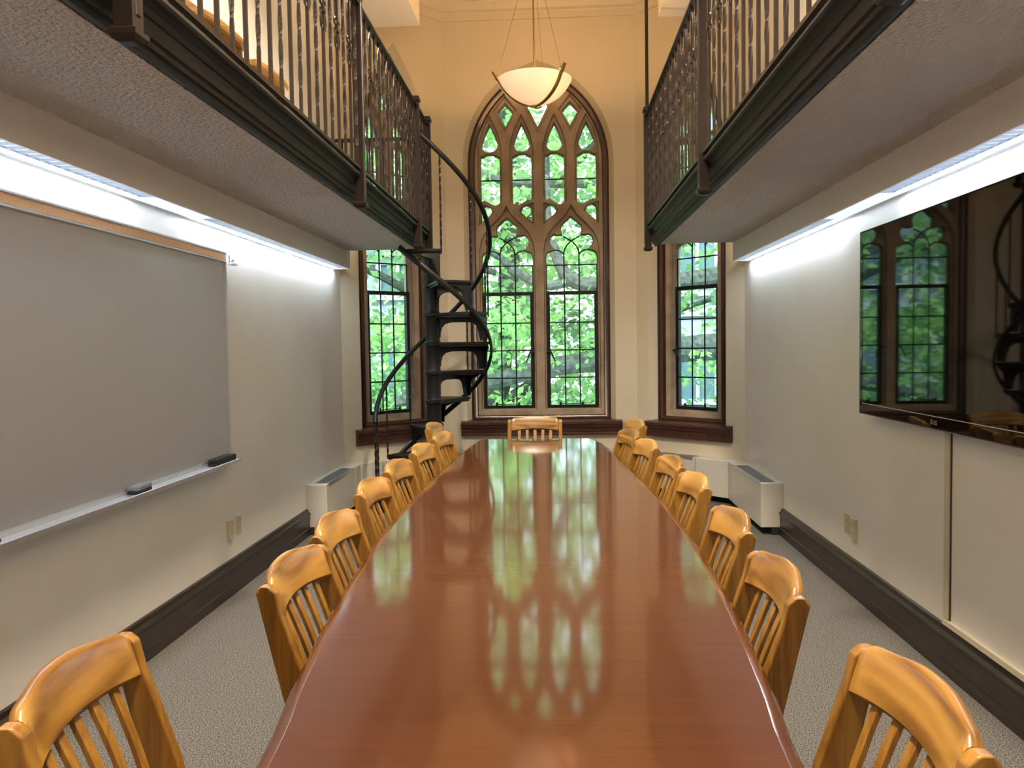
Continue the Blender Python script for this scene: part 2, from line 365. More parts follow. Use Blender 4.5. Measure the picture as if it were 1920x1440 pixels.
def unit_recess(du, k=1.0):
    sc = lambda p: [(u * k, v) for u, v in p]
    return [shift(sc(p), du) for p in (OGEE, LANC, mirror(LANC), SPANR, mirror(SPANR), DIAMR)]
G_D = 0.215      # depth of the glass behind the wall face
def bars(mb, fn, segs, r=0.0075, d=G_D):
    for a in segs: mb.tube([fn(u, v, d) for u, v in a], r, 6)
def arc_pts(p0, p1, bow, n=8):
    # quarter-like arc from p0 to p1, bulging by control point bow
    return [((1 - t) ** 2 * p0[0] + 2 * t * (1 - t) * bow[0] + t * t * p1[0], (1 - t) ** 2 * p0[1] + 2 * t * (1 - t) * bow[1] + t * t * p1[1]) for t in [i / n for i in range(n + 1)]]
def window(name, fn, org, units, k, frame_half, fz0, fc, inner_half, label):
    W = thing(name, org, 0); W['kind'] = 'structure'; W['label'] = label
    # moulded wooden frame
    a0 = arch(frame_half, fz0, fc, 0.69); a1 = arch(frame_half - 0.022, fz0, fc, 0.712); a2 = arch(inner_half, fz0, fc, 0.735)
    mb = MB(); mb.rings([[fn(u, v, d) for u, v in a] for a, d in ((a0, 0.20), (a0, 0.065), (a1, 0.055), (a1, 0.075), (offset_poly(a2, 0.008), 0.085), (a2, 0.105), (a2, 0.20))], caps=False)
    mb.build('wooden_frame', M['mahog'], W, world=True, smooth=True)
    # stone tracery in two layers: ribs in front, pierced plate behind
    st = arch(inner_half + 0.01, fz0, fc, 0.72)
    holes = []; rec = []
    for du in units: holes += unit_holes(du, k); rec += unit_recess(du, k)
    if len(units) == 2: holes.append(shift(KITE, 0)); rec.append(shift(KITER, 0))
    mb = MB(); plate(mb, st, holes, 0.165, 0.26, fn, 0.008, 0.04); plate(mb, st, rec, 0.12, 0.168, fn, 0.008, 0.03)
    mb.build('stone_tracery', M['stone'], W, world=True, fix=False)
    # glass of the fixed lights, one sheet with the leading in front of it
    gl = MB(); gl.prism(arch(inner_half, fz0, fc, 2.0), G_D + 0.012, G_D + 0.016, fn); gl.build('fixed_glass', M['glass'], W, world=True)
    ld = MB()
    for du in units:
        S = lambda p: (p[0] * k + du, p[1])
        segs = [[S((-0.262, 2.28)), S((0.262, 2.28))], [S((-0.078, 2.005)), S((-0.078, 2.39))], [S((0.078, 2.005)), S((0.078, 2.39))]]
        for s in (-1, 1):
            segs.append([S(p) for p in arc_pts((s * 0.078, 2.39), (-s * 0.085, 2.572), (s * 0.078, 2.50), 8)])
            segs.append([S(p) for p in arc_pts((s * 0.078, 2.385), (s * 0.155, 2.434), (s * 0.10, 2.425), 5)])
            segs.append([S((s * 0.066, 3.16)), S((s * 0.26, 3.16))])
            segs.append([S((s * 0.12, 3.436)), S((s * 0.21, 3.436))])
            segs.append([S((s * 0.262, 2.28)), S((s * 0.262, 2.005))])
        bars(ld, fn, segs)
    ld.build('leading', M['came'], W, world=True)
    for du in units:
        hw = 0.262 * k
        sa = MB(); sf = 0.033
        o = [(-hw + du, 0.80), (hw + du, 0.80), (hw + du, 2.008), (-hw + du, 2.008)]
        i = [(-hw + sf + du, 0.832), (hw - sf + du, 0.832), (hw - sf + du, 1.972), (-hw + sf + du, 1.972)]
        plate(sa, o, [i], G_D - 0.035, G_D + 0.01, fn)
        sash = sa.build('casement', M['iron'], W, world=True)
        b = MB(); cols = [-hw + sf, -0.0755 * k, 0.0755 * k, hw - sf]
        segs = [[(du + c, 0.832), (du + c, 1.972)] for c in cols[1:3]] + [[(du - hw + sf, 0.832 + j * 0.285), (du + hw - sf, 0.832 + j * 0.285)] for j in (1, 2, 3)]
        bars(b, fn, segs, 0.0075, G_D - 0.01); b.build('glazing_bars', M['came'], sash, world=True)
        p = MB(); p.prism(offset_poly(i, 0.006), G_D - 0.004, G_D, fn); p.build('pane', M['glass'], sash, world=True)
        # stay along the bottom rail
        h = MB(); h.tube([fn(du - 0.12, 0.845, G_D - 0.05), fn(du + 0.10, 0.845, G_D - 0.05)], 0.005, 6)
        for uu in (-0.13, 0.10): h.tube([fn(du + uu, 0.822, G_D - 0.05), fn(du + uu, 0.865, G_D - 0.05)], 0.011, 6)
        h.build('window_stay', M['iron'], sash, world=True)
        # cockspur handle on the side of the mullion
        s = -1 if (len(units) == 2 and du > 0) or name == 'window_3' else 1
        ue = du + s * (hw - 0.014)
        h = MB(); h.tube([fn(ue, 1.385, G_D - 0.035), fn(ue, 1.385, G_D - 0.075)], 0.012, 8)
        h.tube([fn(ue + s * 0.022, 1.385, G_D - 0.07), fn(ue - s * 0.02, 1.385, G_D - 0.075), fn(ue - s * 0.035, 1.36, G_D - 0.08), fn(ue - s * 0.065, 1.285, G_D - 0.085)], [0.008, 0.013, 0.010, 0.006], 6)
        h.build('latch', M['iron'], sash, world=True)
    return W
window('window_1', fnC, (cxw, YW, 0), (-0.331, 0.331), 1.0, 0.712, 3.30, 0.276, 0.650, 'wide two-light pointed window in the middle of the bay')
window('window_2', fnL, fnL(0, 0, 0), (0.0,), 0.95, 0.385, 3.10, 1.60, 0.325, 'narrow pointed window behind the spiral staircase')
window('window_3', fnR, fnR(0, 0, 0), (0.0,), 0.95, 0.385, 3.10, 1.60, 0.325, 'narrow pointed window on the television side of the bay')
def sill(name, fn, u0, u1):
    # nosing and apron
    prof = [(0.07, 0.70), (0.0, 0.692), (-0.05, 0.685), (-0.06, 0.675), (-0.06, 0.655), (-0.05, 0.648), (-0.045, 0.62), (-0.035, 0.612), (-0.03, 0.565), (-0.036, 0.558), (-0.036, 0.54), (0.0, 0.535), (0.07, 0.535)]
    mb = MB(); mb.rings([[fn(u0, z, d) for d, z in prof], [fn(u1, z, d) for d, z in prof]])
    struct(name, mb, M['mahogx'])
sill('trim_4', fnC, -0.815, 0.82); sill('trim_5', fnL, -0.51, 0.47); sill('trim_6', fnR, -0.47, 0.51)

# ------------------------------------------------------------------ balconies
ZU, ZF, YE = 2.31, 2.435, 7.0
def balcony(xw, xe, s, label):
    # s = +1 when the free edge lies towards +x
    B = thing('balcony', ((xw + xe) / 2, YE, ZU), 0, label, 'balcony')
    mb = MB().box(min(xw, xe), max(xw, xe), YB, YE, ZU + 0.004, ZF - 0.01); mb.build('floor_slab', M['valance'], B, world=True)
    mb = MB().box(min(xw, xe - s * 0.002), max(xw, xe - s * .002), YB, YE + 0.0, ZU, ZU + 0.004); mb.build('stucco_underside', M['stucco'], B, world=True)
    prof = [(-0.02, ZU - 0.004), (0.012, ZU - 0.012), (0.016, ZU - 0.022), (0.030, ZU - 0.022), (0.034, ZU - 0.006), (0.050, ZU - 0.004), (0.050, ZU + 0.022), (0.062, ZU + 0.03), (0.062, 2.415), (0.070, 2.42), (0.074, 2.43),
            (0.080, 2.445), (0.096, 2.462), (0.112, 2.47), (0.118, 2.485), (0.118, 2.50), (0.108, 2.51), (-0.02, 2.51)]
    prof = [(d * (0.105 / 0.118) if d > 0 else d, ZU + (z - ZU) * (0.6 if z > ZU else 1)) for d, z in prof]
    mb = MB(); mb.rings([[(xe + s * d, YB, z) for d, z in prof], [(xe + s * d, YE, z) for d, z in prof]])
    mb.build('fascia', M['fascia'], B, world=True)
    mb = MB(); mb.box(min(xw, xe + s * .05), max(xw, xe + s * .05), YE, YE + 0.012, ZU + .01, ZF)
    mb.build('end_board', M['valance'], B, world=True)
    # plaster lip beside the fascia
    mb = MB(); x0 = xe - s * 0.055
    mb.box(min(x0, xe - s * .02), max(x0, xe - s * .02), YB, YE - .02, ZU - 0.008, ZU); mb.build('plaster_lip', M['stucco'], B, world=True)
    return B
balcony(XL, -1.17, 1, 'balcony over the whiteboard with stucco underside and dark moulded edge')
balcony(XR, 0.90, -1, 'balcony over the television with stucco underside and dark moulded edge')

def twist_bar(h, a=0.0068, turns=3.0, n=40, plain=0.1):
    rings = []
    for i in range(n + 1):
        z = h * i / n; t = (z / h - plain) / (1 - 2 * plain); t = min(1, max(0, t)); ang = t * turns * 2 * PI * 0.5 + PI / 4
        rings.append([(a * 1.35 * math.cos(ang + k * PI / 2), a * 1.35 * math.sin(ang + k * PI / 2), z) for k in range(4)])
    return MB().rings(rings)
def spiral2(c, r0, a0, a1, n=10, shrink=0.35):
    out = []
    for i in range(n + 1):
        t = i / n; a = a0 + (a1 - a0) * t; r = r0 * (1 - (1 - shrink) * t); out.append((c[0] + r * math.cos(a), c[1] + r * math.sin(a)))
    return out
def scroll_mesh(top):
    # lyre of bent iron strip at the head of a plain bar, drawn in the y-z plane
    mb = MB()
    for s in (-1, 1):
        p = [(0, top), (s * 0.006, top - 0.03), (s * 0.030, top - 0.075), (s * 0.038, top - 0.12), (s * 0.030, top - 0.19), (s * 0.018, top - 0.25)]
        p += [(s * (0.030 + 0.016 * math.cos(a)), top - 0.262 + 0.018 * math.sin(a)) for a in (PI * 0.9, PI * 1.2, PI * 1.5, PI * 1.8, PI * 2.1, PI * 2.4)]
        mb.tube([(0, y, z) for y, z in p], 0.0048, 5)
        q = [(s * 0.008, top - 0.30), (s * 0.034, top - 0.318), (s * 0.044, top - 0.35), (s * 0.036, top - 0.385), (s * 0.018, top - 0.392), (s * 0.010, top - 0.37), (s * 0.020, top - 0.355)]
        mb.tube([(0, y, z) for y, z in q], 0.0045, 5)
    mb.box(-0.011, 0.011, -0.016, 0.016, top - 0.312, top - 0.290)
    return mb
PLAIN_H = 0.80
def railing(x, ys, y_first, label, gate=None):
    R = thing('balcony_railing', (x, ys[-1], ZF), 0, label, 'railing')
    rail = MB(); rail.rings([[(x + dx, y, 3.345 + dz) for dx, dz in ((-.022, 0), (.022, 0), (.022, .012), (.014, .016), (.014, .026), (.006, .034), (-.006, .034), (-.014, .026), (-.014, .016), (-.022, .012))] for y in (YB, ys[-1])])
    rail.build('handrail', M['fascia'], R, world=True)
    MB().box(x - .012, x + .012, YB, ys[-1], ZF + 0.006, ZF + 0.022).build('bottom_rail', M['bronze'], R, world=True)
    tw = pl = sc = None; h = 3.345 - ZF - 0.02
    y = y_first; i = 0
    while y > 1.2:
        if min(abs(y - p) for p in ys) > 0.045:
            if i % 2 == 0:
                if tw is None: tw = twist_bar(h).build('twisted_baluster', M['bronze'], R); o = tw
                else: o = tw.copy(); COL.objects.link(o)
                o.location = (0, y - ys[-1], 0.02)
            else:
                if pl is None:
                    pl = MB().box(-.007, .007, -.007, .007, 0, h).build('plain_baluster', M['bronze'], R); sc = scroll_mesh(h).build('scroll', M['bronze'], pl); o = pl
                else:
                    o = pl.copy(); COL.objects.link(o); c = sc.copy(); COL.objects.link(c); c.parent = o
                o.location = (0, y - ys[-1], 0.02)
        y -= 0.1225; i += 1
    for yp in ys:
        if yp < 0: continue
        mb = MB(); mb.box(x - .027, x + .027, yp - .027, yp + .027, 2.262, 3.385)
        for dx in (-.030, .024):
            mb.box(x + dx, x + dx + .006, yp - .012, yp + .012, 2.30, 3.36)
        po = mb.build('post', M['bronze'], R, world=True, bevel=0.003)
        cp = MB(); cp.rings([[(x + a * e, yp + b * e, z) for a, b in ((-1, -1), (1, -1), (1, 1), (-1, 1))] for e, z in ((.030, 3.385), (.036, 3.392), (.036, 3.412), (.030, 3.425), (.018, 3.43))])
        cp.build('post_cap', M['bronze'], po, world=True); cp = MB()
        cp.rings([[(x + a * e, yp + b * e, z) for a, b in ((-1, -1), (1, -1), (1, 1), (-1, 1))] for e, z in ((.018, 2.232), (.030, 2.238), (.036, 2.248), (.036, 2.262), (.028, 2.266))])
        cp.build('post_foot', M['bronze'], po, world=True)
    return R
RL = railing(-1.07, [2.02, 4.47, 6.36, 6.93], 6.86, 'dark wrought-iron railing with scrolls along the whiteboard-side balcony')
RR = railing(0.80, [1.94, 4.33, 6.85], 6.74, 'dark wrought-iron railing with scrolls along the television-side balcony')
# short railing closing the end of each balcony
def end_rail(x0, x1, y, zt, label):
    R = thing('balcony_end_railing', ((x0 + x1) / 2, y, ZF), 0, label, 'railing')
    MB().box(x0, x1, y - .01, y + .01, zt - .03, zt).build('top_rail', M['bronze'], R, world=True)
    n = int((x1 - x0) / 0.11)
    for i in range(1, n):
        xx = x0 + (x1 - x0) * i / n
        b = MB().box(-.006, .006, -.006, .006, 0, zt - ZF - .03).build('baluster', M['bronze'], R); b.location = (xx - (x0 + x1) / 2, 0, 0)
        if i % 2 == 0:
            s = MB()
            for sg in (-1, 1): s.tube([(sg * (0.008 + 0.03 * math.sin(t * PI)) , 0, 0.30 + 0.26 * t) for t in [k / 8 for k in range(9)]], 0.005, 5)
            s.build('scroll', M['bronze'], b)
    return R
end_rail(-1.94, -1.10, 6.96, 3.27, 'short iron railing at the window end of the whiteboard-side balcony')
end_rail(0.83, 1.69, 6.96, 3.17, 'short iron railing at the window end of the television-side balcony')
# slim hanger rod up to the ceiling
tag(MB().tube([(0.80, 6.85, 3.43), (0.80, 6.85, ZC)], 0.014, 10).build('hanger_rod', M['bronze']), 'slim dark iron rod rising from the right railing post to the ceiling', 'rod')

# ------------------------------------------------------------------ valances and fluorescent lights
ZV = 2.155
def valance(xw, s, y_end, joints, fixtures, gap, side):
    xo = xw + s * 0.15
    V = thing('light_valance', (xo, y_end, ZV), 0, 'long painted light valance under the balcony above the %s' % side, 'valance')
    ed = [YB] + joints + [y_end]
    for a, b in zip(ed[:-1], ed[1:]):
        MB().box(min(xo, xo - s * .012), max(xo, xo - s * .012), a + 0.001, b - 0.001, ZV, ZU).build('panel', M['valance'], V, world=True)
    MB().box(min(xw, xo), max(xw, xo), y_end - .012, y_end, ZV, ZU).build('end_panel', M['valance'], V, world=True)
    MB().box(min(xw, xo - s * .012), max(xw, xo - s * .012), YB, y_end - .012, ZV + .05, ZV + .055).build('reflector', M['white'], V, world=True)
    for (a, b, open_) in fixtures:
        x0, x1 = xo - s * 0.014, xw + s * 0.060       # louvre zone
        l0, l1 = xw + s * 0.058, xw + s * 0.026       # lamp zone
        X = lambda p, q: (min(p, q), max(p, q))
        where = {0: 'nearest to the camera', 1: 'in the short gap between the long ones', 2: 'nearest to the windows'}[fixtures.index((a, b, open_))]
        Fx = thing('fluorescent_light', ((x0 + l1) / 2, (a + b) / 2, ZV), 0, 'cool white fluorescent fitting above the %s, %s' % (side, where), 'ceiling light', 'fluorescent fittings in the valances')
        MB().box(*X(x0, l1 - s * .006), a, b, ZV + .040, ZV + .048).build('housing', M['white'], Fx, world=True)
        if open_:
            MB().box(*X(x0, l1), a + .01, b - .01, ZV + .022, ZV + .026).build('lens', M['lens_open'], Fx, world=True)
            sl = MB(); n = int((b - a) / 0.035)
            for i in range(n):
                yy = a + .02 + (b - a - .04) * i / n; sl.add([(x0, yy, ZV + .004), (l1, yy + .03, ZV + .004), (l1, yy + .03, ZV + .018), (x0, yy, ZV + .018)], [(0, 1, 2, 3)])
            sl.build('louvre', M['louvre'], Fx, world=True)
        else:
            MB().box(*X(x0, x1), a + .01, b - .01, ZV + .012, ZV + .015).build('lens', M['lens'], Fx, world=True)
            sl = MB(); n = int((b - a) / 0.06)
            for i in range(n + 1):
                yy = a + .01 + (b - a - .02) * i / n; sl.box(*X(x0, x1), yy - .0015, yy + .0015, ZV + .001, ZV + .012)
            sl.box(*X(x1, x1 + s * .002), a, b, ZV + .003, ZV + .03)
            sl.build('louvre', M['louvre'], Fx, world=True)
            MB().box(*X(l0, l1), a + .01, b - .01, ZV + .008, ZV + .024).build('lamp_tube', M['lamp'], Fx, world=True)
        MB().box(*X(l1, l1 - s * .008), a, b, ZV + .0, ZV + .03).build('lip', M['white'], Fx, world=True)
    return V
valance(XL, 1, 7.05, [3.86, 4.50], [(1.2, 3.62, False), (3.62, 4.22, True), (4.22, 7.02, False)], None, 'whiteboard')
valance(XR, -1, 7.05, [4.20, 4.85], [(1.2, 3.98, False), (3.98, 4.75, True), (4.75, 7.02, False)], None, 'television')

# ------------------------------------------------------------------ whiteboard
WB = thing('whiteboard', (XL, 3.0, 0.80), 0, 'large framed whiteboard with cork rail and metal tray', 'whiteboard')
y0, y1 = 1.0, 4.655
MB().box(XL, XL + .016, y0, y1 - .012, 0.83, 1.975).build('writing_surface', M['board'], WB, world=True)
fr = MB(); fr.box(XL, XL + .022, y1 - .014, y1, 0.81, 1.99); fr.box(XL, XL + .022, y0, y1, 0.812, 0.832); fr.build('frame', M['alu'], WB, world=True)
mr = MB(); mr.rings([[(XL + d, y, z) for d, z in ((0, 1.968), (0.034, 1.968), (0.034, 1.976), (0.026, 1.978), (0.026, 2.018), (0.030, 2.02), (0.030, 2.028), (0, 2.03))] for y in (y0, y1)]); mp_ = mr.build('map_rail', M['alu'], WB, world=True)
MB().box(XL + .026, XL + .0285, y0, y1 - .006, 1.980, 2.016).build('cork_strip', M['cork'], mp_, world=True)
hk = MB(); hk.box(XL + .03, XL + .045, y1 - .02, y1 + .005, 1.955, 2.01); hk.box(XL + .02, XL + .06, y1 - .01, y1 + .085, 1.957, 1.963); hk.tube([(XL + .045, y1 + .0, 1.985), (XL + .045, y1 + .035, 1.985)], 0.012, 10); hk.build('flag_holder', M['white'], mp_, world=True)
tr = MB(); tr.rings([[(XL + d, y, z) for d, z in ((0.016, 0.826), (0.022, 0.826), (0.03, 0.811), (0.085, 0.808), (0.094, 0.817), (0.099, 0.815), (0.099, 0.795), (0.09, 0.793), (0.016, 0.80))] for y in (y0, y1 - .1)]); 
tr.rings([[(XL + d, y, z) for d, z in ((0.016, 0.822), (0.085, 0.808), (0.099, 0.812), (0.099, 0.799), (0.09, 0.797), (0.016, 0.80))] for y in (y1 - .1, y1 - .05)])
tr.build('tray', M['alu'], WB, world=True)
def eraser(name, y, L, wd, h, m1, m2, label, rz):
    E = thing(name, (XL + .057, y, 0.8125), rz, label, 'eraser')
    MB().box(-wd / 2, wd / 2, -L / 2, L / 2, 0, h * 0.45).build('felt_pad', M['felt'], E, bevel=.003)
    mb = MB(); mb.rings([[(a * wd / 2 * e, b * L / 2 * e, z) for a, b in ((-1, -1), (1, -1), (1, 1), (-1, 1))] for e, z in ((1.0, h * .45), (1.0, h * .8), (.93, h))]); mb.build('backing', m1, E, bevel=.002)
eraser('whiteboard_eraser', 3.52, 0.135, 0.058, 0.034, M['greyplastic'], M['felt'], 'grey-topped small eraser on the whiteboard tray, left of the black one', 0.1)
eraser('whiteboard_eraser', 4.43, 0.27, 0.052, 0.036, M['felt'], M['felt'], 'long black felt eraser at the right end of the whiteboard tray', 0.0)
def marker(y, x, cap, label):
    P = thing('marker_pen', (x, y, 0.822), 0, label, 'marker')
    MB().tube([(0, -.12, 0), (0, -.035, 0)], .008, 12).build('barrel', M['white'], P, smooth=True)
    m = mat('marker_cap', cap, .35); MB().tube([(0, -.035, 0), (0, 0, 0), (0, .008, 0)], [.0095, .0095, .006], 12).build('cap', m, P, smooth=True)
marker(2.565, XL + .042, (0.0, 0.10, 0.06), 'marker pen with green cap on the whiteboard tray')
marker(2.57, XL + .072, (0.03, 0.005, 0.05), 'marker pen with dark purple cap at the front of the whiteboard tray')

# ------------------------------------------------------------------ television, raceway, sockets
TV = thing('television', (XR, 3.5, 1.07), 0, 'large black flat screen television mounted on the right wall', 'television')
tx = 1.62; ty0, ty1, tz0, tz1 = 2.66, 4.345, 1.068, 2.018
MB().box(tx + .003, tx + .045, ty0, ty1, tz0, tz1).build('housing', M['bezel'], TV, world=True, bevel=.003)
MB().box(tx, tx + .003, ty0 + .006, ty1 - .006, tz0 + .005, tz1 - .005).build('screen', M['screen'], TV, world=True)
eb = MB(); eb.box(tx - .001, tx + .030, ty1, ty1 + .003, tz0, tz1); eb.box(tx - .001, tx + .030, ty0, ty1 + .003, tz1, tz1 + .003); eb.box(tx - .001, tx + .03, ty0, ty1 + .003, tz0 - .003, tz0); eb.build('edge_trim', M['tvedge'], TV, world=True)
MB().box(tx - .0015, tx, ty0 + .01, ty1 - .03, tz0 + .052, tz0 + .055).build('chrome_line', M['alu'], TV, world=True)
MB().box(tx + .045, XR, 3.1, 3.9, 1.3, 1.8).build('wall_bracket', M['bronze'], TV, world=True)
def text_mesh(txt, size, name, m, parent, fn):
    c = bpy.data.curves.new('t', 'FONT'); c.body = txt; c.size = size; c.extrude = 0.0
    o = bpy.data.objects.new('t', c); COL.objects.link(o); dg = bpy.context.evaluated_depsgraph_get(); dg.update()
    me = bpy.data.meshes.new_from_object(o.evaluated_get(dg)); COL.objects.unlink(o); bpy.data.objects.remove(o)
    mb = MB(); mb.add([fn(v.co.x, v.co.y) for v in me.vertices], [tuple(p.vertices) for p in me.polygons]); bpy.data.meshes.remove(me)
    return mb.build(name, m, parent, world=True, fix=False)
M['logo'] = mat('logo_silver', (0.75, 0.75, 0.72), 0.3, 0.3)
lf = lambda u, v: (tx - .002, 3.535 - u, tz0 + .018 + v)
text_mesh('LG', 0.026, 'maker_lettering', M['logo'], TV, lambda u, v: lf(u + .027, v))
rg = MB()
seg = [(0.008 + .0105 * math.cos(a), 0.0095 + .0105 * math.sin(a)) for a in [2 * PI * i / 24 for i in range(25)]]
rg.rings([[lf(*p) for p in seg], [lf(.008 + (p[0] - .008) * .8, .0095 + (p[1] - .0095) * .8) for p in seg]], closed=False, caps=False)
rg.add([lf(.006, .015), lf(.008, .015), lf(.008, .006), lf(.006, .006)], [(0, 1, 2, 3)]); rg.add([lf(.006, .006), lf(.012, .006), lf(.012, .0045), lf(.006, .0045)], [(0, 1, 2, 3)])
rg.build('maker_emblem', M['logo'], TV, world=True, fix=False)
RW = thing('cable_raceway', (XR, 3.52, .2), 0, 'ivory cable raceway dropping from the television and running over the baseboard', 'raceway')
M['raceway'] = mat('raceway_paint', (0.62, 0.56, 0.42), 0.45)
MB().box(XR - .012, XR, 3.515, 3.555, 0.235, 1.2).build('vertical_channel', M['raceway'], RW, world=True)
MB().box(XR - .016, XR, YB, 3.555, 0.204, 0.228).build('horizontal_channel', M['raceway'], RW, world=True)
MB().box(XR - .006, XR - .0005, 3.509, 3.514, 0.23, 1.2).build('seam', M['slot'], RW, world=True)
def outlet(x, s, y, z, kind, label):
    O = thing('wall_outlet', (x, y, z), 0, label, 'outlet')
    t = .018 if kind else .007
    MB().box(min(0, s * t), max(0, s * t), -.035, .035, -.057, .057).build('cover_plate', M['ivory'], O, bevel=.003)
    for k in (-.024, .024):
        f = MB().box(min(s * t, s * (t + .0025)), max(s * t, s * (t + .0025)), -.016, .016, k - .014, k + .014).build('socket_face', M['ivory'], O, bevel=.001)
        q = MB(); e = t + .0026
        for dy in (-.007, .005): q.box(min(s * e, s * (e + .0004)), max(s * e, s * (e + .0004)), dy, dy + .0025, k - .004, k + .005)
        q.build('slots', M['slot'], f)
outlet(XL, 1, 4.625, 0.385, 1, 'raised ivory box outlet on the left wall, nearer to the camera')
outlet(XL, 1, 4.765, 0.385, 0, 'flat ivory outlet plate on the left wall, nearer to the windows')
outlet(XR, -1, 4.735, 0.382, 0, 'flat ivory outlet plate on the right wall, nearer to the windows')
outlet(XR, -1, 4.615, 0.380, 1, 'raised ivory outlet box on the right wall, nearer to the camera')

# ------------------------------------------------------------------ radiator covers round the bay
HZ0, HZ1, HD = 0.058, 0.392, 0.165
def heater(pts_w, pts_i, label, grille=None, seams=()):
    # pts_w: wall side points, pts_i: room side points (same count)
    loc = ((pts_w[0][0] + pts_i[-1][0]) / 2, (pts_w[0][1] + pts_i[-1][1]) / 2, 0)
    H = thing('radiator_cover', loc, 0, label, 'radiator', 'radiator covers round the bay')
    poly = pts_w + pts_i[::-1]
    MB().prism(poly, HZ0, HZ1, lambda u, v, d: (u, v, d)).build('cabinet', M['heater'], H, world=True, bevel=.004)
    cx = sum(p[0] for p in poly) / len(poly); cyy = sum(p[1] for p in poly) / len(poly)
    ins = [(cx + (u - cx) * .93, cyy + (v - cyy) * .93) for u, v in poly]
    ins = [tuple((Vector(a) + (Vector(a2) - Vector(a)) * .5)) for a, a2 in zip(poly, pts_w + pts_w[::-1])]
    MB().prism(ins, 0.0, HZ0, lambda u, v, d: (u, v, d)).build('shade_plinth', M['dark'], H, world=True)  # set-back block in the floor gap, its shade put into the black colour
    if grille:
        a, b, c, d = [Vector((*p, 0)) for p in (pts_w[0], pts_w[1], pts_i[1], pts_i[0])]
        P = lambda s, t: (a.lerp(b, s)).lerp(d.lerp(c, s), t)
        g = MB(); s0, s1 = grille; zt = HZ1
        def quad(sa, sb, ta, tb, z): return [(*P(sa, ta)[:2], z), (*P(sb, ta)[:2], z), (*P(sb, tb)[:2], z), (*P(sa, tb)[:2], z)]
        back = MB(); back.add(quad(s0, s1, .30, .92, zt + .001), [(0, 1, 2, 3)]); gb = back.build('grille', M['grille'], H, world=True, fix=False)
        n = int((b - a).length * (s1 - s0) / 0.022)
        for i in range(n + 1):
            s = s0 + (s1 - s0) * i / n; q = quad(s - .0025 / (b - a).length, s + .0025 / (b - a).length, .30, .92, zt + .005); g.add(q, [(0, 1, 2, 3)])
        for t in (.30, .45, .6, .75, .92): q = quad(s0, s1, t - .008, t + .008, zt + .006); g.add(q, [(0, 1, 2, 3)])
        g.build('grille_bars', M['steel'], gb, world=True, fix=False)
        e = MB(); q0 = quad(s0 - .02, s1 + .02, .955, 1.01, zt + .006); q1 = quad(s0 - .02, s1 + .02, .955, 1.01, zt - .022)
        e.rings([q0, q1]); e.build('front_trim', M['steel'], H, world=True)
    return H
def inner(pw, ang):  # move a wall point into the room along direction ang
    return (pw[0] + HD * math.cos(ang), pw[1] + HD * math.sin(ang))
k = HD / math.cos(PI / 8)
bisL = -PI / 8; bisCL = -3 * PI / 8
wl = [(XL, 6.10), (XL, 7.02), (XL, YC)]; 
def Pt(p, ang, r=HD): return (p[0] + r * math.cos(ang), p[1] + r * math.sin(ang))
dl = lambda s: (XL + s * math.cos(D45), YC + s * math.sin(D45))
dr = lambda s: (XR - s * math.cos(D45), YC + s * math.sin(D45))
nL = -PI / 4; nR = -3 * PI / 4
heater([(XL, 6.10), (XL, 7.00)], [(XL + HD, 6.10), (XL + HD, 7.00)], 'beige radiator cover with top grille against the left wall', grille=(.08, .94))
heater([(XL, 7.005), (XL, YC), dl(.42)], [(XL + HD, 7.005), Pt((XL, YC), bisL, k), Pt(dl(.42), nL)], 'beige corner radiator cover without grille beside the staircase')
heater([dl(.425), dl(1.22)], [Pt(dl(.425), nL), Pt(dl(1.16), nL)], 'beige radiator cover with grille under the left bay window', grille=(.05, .9))
heater([(BL, YW), (BR, YW)], [Pt((BL, YW), -3 * PI / 8, k), Pt((BR, YW), -5 * PI / 8, k)], 'long beige radiator cover under the middle window')
heater([dr(1.22), dr(.425)], [Pt(dr(1.16), nR), Pt(dr(.425), nR)], 'beige radiator cover with grille under the right bay window', grille=(.1, .95))
heater([dr(.42), (XR, YC), (XR, 7.005)], [Pt(dr(.42), nR), Pt((XR, YC), PI + PI / 8, k), (XR - HD, 7.005)], 'beige corner radiator cover without grille below the right balcony')
heater([(XR, 6.05), (XR, 7.00)], [(XR - HD, 6.05), (XR - HD, 7.00)], 'beige radiator cover with top grille against the right wall', grille=(.06, .94))

# ------------------------------------------------------------------ spiral staircase
SX, SY = -1.065, 7.0
ST = thing('spiral_staircase', (SX, SY, 0), 0, 'black cast-iron spiral staircase climbing to the left balcony', 'staircase')
RISE, T0, STEP = 0.2535, 0.215, math.radians(33)
cm = MB(); prof = [(0.085, 0), (0.085, .012), (0.07, .02)]
for i in range(9):
    z = T0 + RISE * i; prof += [(0.064, z - .03), (0.069, z - .02), (0.078, z - .014), (0.078, z + .008), (0.066, z + .014), (0.060, z + .03)]
prof += [(0.058, 2.262)]
cm.lathe(prof, (0, 0, 0), 24, caps=True); cm.build('column', M['castiron'], ST, smooth=True)
RT = 0.50; W2 = math.radians(19)
def tread_mesh():
    mb = MB(); pl = []
    n = 7; pts = [(0.05 * math.cos(-1.2), 0.05 * math.sin(-1.2))]
    a = [(-W2 + 2 * W2 * i / n) for i in range(n + 1)]
    outer = [(RT * math.cos(t), RT * math.sin(t)) for t in a]
    poly = [(0.04, -0.055)] + outer + [(0.04, 0.055)]
    mb.prism(poly, -0.012, 0.010, lambda u, v, d: (u, v, d))
    mb.prism([(0.05, -0.045)] + [(u * .97, v * .94) for u, v in outer] + [(0.05, 0.045)], -0.030, -0.012, lambda u, v, d: (u, v, d))
    return mb
